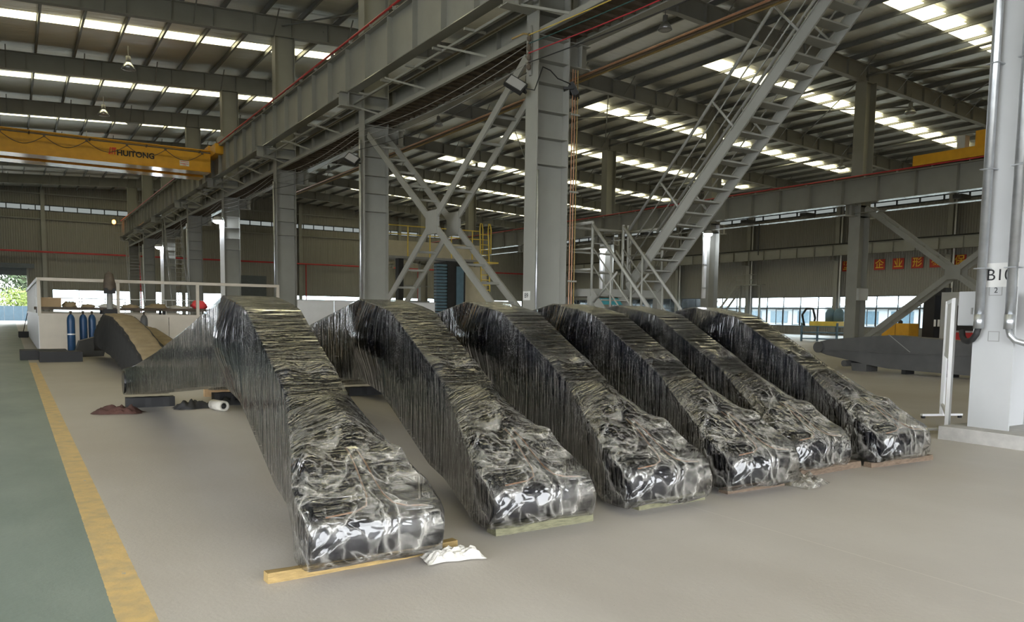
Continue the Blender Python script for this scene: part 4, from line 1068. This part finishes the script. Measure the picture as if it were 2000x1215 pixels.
# far ladder stairs by the B columns
for i, (x, y, lb) in enumerate(((9.0, 54.2, 'steep dark stair going up beside the fourth column behind B9'), (9.0, 74.2, 'caged dark stair by the far columns near the gable'))):
    e = empty('ladder_stair', (x, y, 0), lb, 'stair', 'far ladder stairs')
    for xx in (-.5, .5): MB().bar((xx,-2.2,0), (xx,1.2,6.2), .04, .16).build('stringer', 'steel_dark', e)
    for q in range(22): MB().box(-.48, .48, -2.1+q*.15-.1, -2.1+q*.15+.1, .24+q*.275, .27+q*.275).build('tread', 'steel_dark', e)
    for xx in (-.5, .5):
        MB().tube([(xx,-2.2,1.0),(xx,1.2,7.2)], .025, 6).build('handrail', 'steel_dark', e)
        for t in (.1,.4,.7,1): MB().tube([(xx,-2.2+3.4*t,6.2*t),(xx,-2.2+3.4*t,6.2*t+1.0)], .018, 5).build('rail_post', 'steel_dark', e)
# red fire pipes on the gable
fp = empty('fire_pipe', (0, 94.6, 7.2), 'dark red fire pipe running along the far gable wall', 'pipe')
MB().tube([(-16,0,0),(62,0,0)], .09, 8).build('pipe', 'red_paint', fp)
for x in (12.0, 30.2, 45): MB().tube([(x,0,0),(x,0,-6.9)], .07, 8).build('drop_pipe', 'red_paint', fp)
for x in range(-14, 62, 6): MB().box(x-.05, x+.05, -.05, .45, -.12, .12).build('bracket', 'steel', fp)

# ------------------------------------------------------------------ gantry machine in the right bay
gm = empty('gantry_machine', (24, 48, 0), 'large beige gantry machine with yellow railing and ladder behind the cross bracing', 'machine')
MB().box(-3.6, 3.5, 0, 1.2, 5.15, 6.15).build('crossbeam', 'beige', gm); MB().box(-3.7, 3.6, -.25, 1.3, 5.0, 5.15).build('walkway_deck', 'steel_dark', gm)
for z in (6.55, 7.1): MB().tube([(-3.6,-.2,z),(3.4,-.2,z)], .035, 6).build('rail', 'rail_yellow', gm)
for x in (-3.6, -2.0, -.4, 1.2, 2.8): MB().tube([(x,-.2,5.1),(x,-.2,7.1)], .04, 6).build('rail_post', 'rail_yellow', gm)
MB().box(.5, 1.9, -.9, 1.0, 0, 4.9).build('column', 'black_matt', gm)
for i in range(22): MB().box(-.25, .55, -.9, -.5, .15+i*.21, .30+i*.21).build('bellows_fold', 'blue_grey', gm)
MB().box(1.2, 1.75, -.95, -.9, .1, 4.6).build('column_panel', 'blue_grey', gm)
MB().box(1.95, 4.2, .2, 1.2, 0, 4.7).build('housing', 'beige', gm); MB().box(-2.6, -2.25, -.1, .4, 0, 5.0).build('post', 'black_matt', gm)
for x in (3.1, 3.75):
    MB().tube([(x,-1.0,3.0),(x,-.7,7.2),(x+.1,-.6,7.6),(x+.25,-.55,7.6),(x+.35,-.5,7.2),(x+.4,-.4,5.6)], .045, 6).build('ladder_rail', 'rail_yellow', gm)
for i in range(12): MB().tube([(3.1,-1.0+i*.025,3.1+i*.34),(3.75,-1.0+i*.025,3.1+i*.34)], .03, 6).build('rung', 'rail_yellow', gm)
MB().box(2.9, 4.3, -1.2, -.2, 4.9, 5.0).build('ladder_landing', 'rail_yellow', gm)
for z in (1.2, 2.2, 3.2): MB().box(-2.3, -.3, .0, .1, z, z+.1).build('shelf_rail', 'steel_dark', gm)
# turquoise machine behind the landing
tm = empty('milling_machine', (27, 33, 0), 'turquoise beamed machine seen under the stair landing', 'machine')
MB().box(-.9, 1.2, -.3, .3, 2.05, 2.5).build('beam', 'turquoise', tm); MB().prism([(.8,2.05),(1.5,1.2),(1.9,1.2),(1.2,2.05)], 'y', -.25, .25).build('strut', 'turquoise', tm)
for x in (-.8, .8): MB().box(x-.12, x+.12, -.2, .2, 0, 2.05).build('leg', 'steel_dark', tm)
MB().box(-1.6, -.3, -.4, .4, 0, 1.3).build('bed', 'steel_dark', tm); MB().bar((-1.9,0,0), (-1.2,0,2.3), .08).bar((-.5,0,0), (-1.2,0,2.3), .08).build('tripod', 'black_matt', tm)
# ------------------------------------------------------------------ right background
lbm = empty('unpainted_boom', (20, 12.7, 0), 'dark grey unpainted boom lying across the floor behind column B10', 'excavator boom')
P_ = [(2.25,.50),(2.18,.78),(1.85,.86),(0,1.03),(-2.2,.92),(-4.2,.72),(-4.2,.05),(-2.2,.09),(0,.13),(.66,.20),(.70,.22),(1.2,.30),(1.9,.40)]
MB().prism(P_, 'x', 0, .62).build('body', 'primer_grey', lbm)
MB().prism([(2.2,.53),(-4.2,.56),(-4.2,.585),(2.2,.555)], 'x', -.05, 0).build('flange_seam', 'primer_grey', lbm)
MB().prism([(.66,0),(1.1,0),(1.15,.22),(.66,.22)], 'x', .05, .57).build('foot_lug', 'primer_grey', lbm)
MB().prism([(.0,1.05),(.03,1.05),(-.6,.60),(-.63,.60)], 'x', -.008, .0).build('weld_line', 'steel_dark', lbm)
MB().tube([(-.1,2.15,.62),(.72,2.15,.62)], .16, 18).build('end_boss', 'primer_grey', lbm)
MB().tube([(-.12,1.25,.2),(.5,1.25,.2)], .09, 14).build('pin_boss', 'primer_grey', lbm)
for y, z in ((-.4,.10), (-1.6,.08), (-2.6,.06)): MB().box(.1, .5, y-.06, y+.06, 0, z+.03).build('support_stub', 'black_matt', lbm)
# white stand beside B10
sd = empty('board_stand', (10.15, 5.58, 0), 'tall white board stand on casters seen edge-on beside column B10', 'stand')
MB().box(-.025, .025, -.025, .025, .04, 1.72).build('upright', 'white', sd); MB().box(1.445, 1.495, .875, .925, .04, 1.72).build('upright', 'white', sd)
for (x, y) in ((0,0), (1.47,.90)):
    MB().bar((x-.32,y+.12,.05), (x+.32,y-.12,.05), .05, .03).build('foot', 'white', sd)
    for s_ in (-1, 1): MB().lathe([(.028,0),(.03,.01),(.03,.035),(.02,.04)], x+s_*.29, y-s_*.11, 10).build('caster', 'black_matt', sd)
MB().bar((0,0,1.70), (1.47,.90,1.70), .03, .05).bar((0,0,.95), (1.47,.90,.95), .03, .05).bar((0,0,.20), (1.47,.90,.20), .03, .04).build('crossbar', 'white', sd)
MB().bar((.0,.0,1.33), (1.47,.90,1.33), .015, .70).build('board', 'sign_white', sd)
# machines near the window wall
bmx = empty('black_cabinet', (46.2, 26.2, 0), 'tall black machine cabinet near the window wall', 'machine')
MB().box(-.6, .6, -.7, .7, 0, 3.0).build('body', 'black_matt', bmx); MB().box(-.62, -.6, -.6, .0, .1, 2.9).build('door', 'black_paint', bmx); MB().box(-.3,.3,-.4,.4,3.0,3.35).build('top_unit', 'black_matt', bmx)
for i in range(2): MB().box(-.63, -.62, -.35+i*.22, -.22+i*.22, 1.1, 1.5).build('label', 'white', bmx)
wm = empty('machining_centre', (45.4, 24.4, 0), 'pale machining centre with dark window right of the black cabinet', 'machine')
MB().box(-.5, 1.2, -1.6, 1.05, 0, 3.05).build('housing', 'steel_white_and_daylit', wm); MB().box(-.52, -.5, -1.4, .1, .9, 2.3).build('window', 'black_matt', wm)
MB().box(-.7, -.5, .2, .6, 1.4, 2.1).build('control_panel', 'black_matt', wm); MB().box(-.8, -.5, -1.3, .3, .3, .8).build('tray', 'red_paint', wm)
yb = empty('yellow_cabinet', (45, 27.9, 0), 'low mustard-yellow machine cabinet left of the black one', 'cabinet')
MB().box(-.5, .5, -.85, .85, .05, 1.25).build('body', 'crane_yellow', yb); MB().box(-.51, -.5, -.02, .0, .1, 1.2).build('door_gap', 'black_matt', yb)
for s_ in (-.7, .7): MB().box(-.4, .4, s_-.06, s_+.06, 0, .05).build('foot', 'black_matt', yb)
MB().lathe([(.12,0),(.14,.1),(.05,.2)], 0, .0, 10, z0=1.25).build('cap', 'black_matt', yb)
ym = empty('blue_trolley_machine', (44, 32.2, 0), 'blue-grey frame trolley with yellow machine heads left of the thick far column', 'machine')
for (x, y) in ((-.8,-1.3),(.8,-1.3),(-.8,1.3),(.8,1.3)): MB().box(x-.05, x+.05, y-.05, y+.05, 0, 1.2).build('leg', 'blue_grey', ym)
for z in (.15, .55, .95): MB().box(-.85, .85, -1.35, 1.35, z, z+.06).build('shelf', 'blue_grey', ym)
MB().box(-.7, .7, -1.2, .8, 1.01, 1.3).build('yellow_base', 'rail_yellow', ym)
for y in (-.8, -.2): MB().lathe([(.3,0),(.32,.5),(.2,.75),(.02,.85)], 0, y, 14, z0=1.3).build('motor_dome', 'blue_grey', ym, True)
MB().tube([(-.3,1.5,1.0),(-.3,1.7,1.7),(-.3,1.4,2.1),(-.3,.9,2.1),(-.3,.7,1.5),(-.3,.8,1.1)], .07, 8).build('hose', 'black_matt', ym, True)
wc = empty('window_platform', (60.8, 54.0, 0), 'small railed steel landing with stair at the window wall', 'stair')
MB().box(-.6, .6, -2.0, .6, 4.6, 4.7).build('deck', 'steel', wc)
for z in (5.1, 5.6): MB().tube([(-.6,-2,z),(-.6,.6,z)], .04, 6).build('rail', 'steel', wc)
for y in (-2.0, -1.1, -.3, .6): MB().tube([(-.6,y,4.6),(-.6,y,5.6)], .03, 6).build('rail_post', 'steel', wc)
for x in (-.5, .5): MB().bar((x,.6,4.6), (x,4.6,.2), .05, .22).build('stringer', 'steel', wc)
for i in range(14): MB().box(-.5, .5, .75+i*.27, .98+i*.27, 4.3-i*.30, 4.33-i*.30).build('tread', 'steel', wc)
MB().tube([(-.6,.6,5.6),(-.6,4.6,1.2)], .035, 6).build('handrail', 'steel', wc)
for y in (-1.9, .5): MB().box(-.1, .1, y-.06, y+.06, 0, 4.6).build('leg', 'steel', wc)
# slogan squares on the window wall
for ch, yc, lb in (('塑', 44.3, 'first red slogan square, half hidden by the thick column'), ('企', 41.2, 'red slogan square with the gold character for enterprise'), ('业', 39.5, 'red slogan square with the gold character for trade'), ('形', 37.85, 'red slogan square with the gold character for form'), ('象', 36.3, 'red slogan square hidden behind the lattice brace'), ('保', 34.4, 'red slogan square furthest right near column B10')):
    e = empty('slogan_square', (62.95, yc, 6.15), lb, 'sign', 'slogan squares on the window wall')
    MB().box(-.03, 0, -.5, .5, -.45, .45).build('panel', 'banner_red', e)
    text('lettering', ch, .82, 'banner_gold', e, (-.034, 0, 0), ROT_MX, .003, .012)
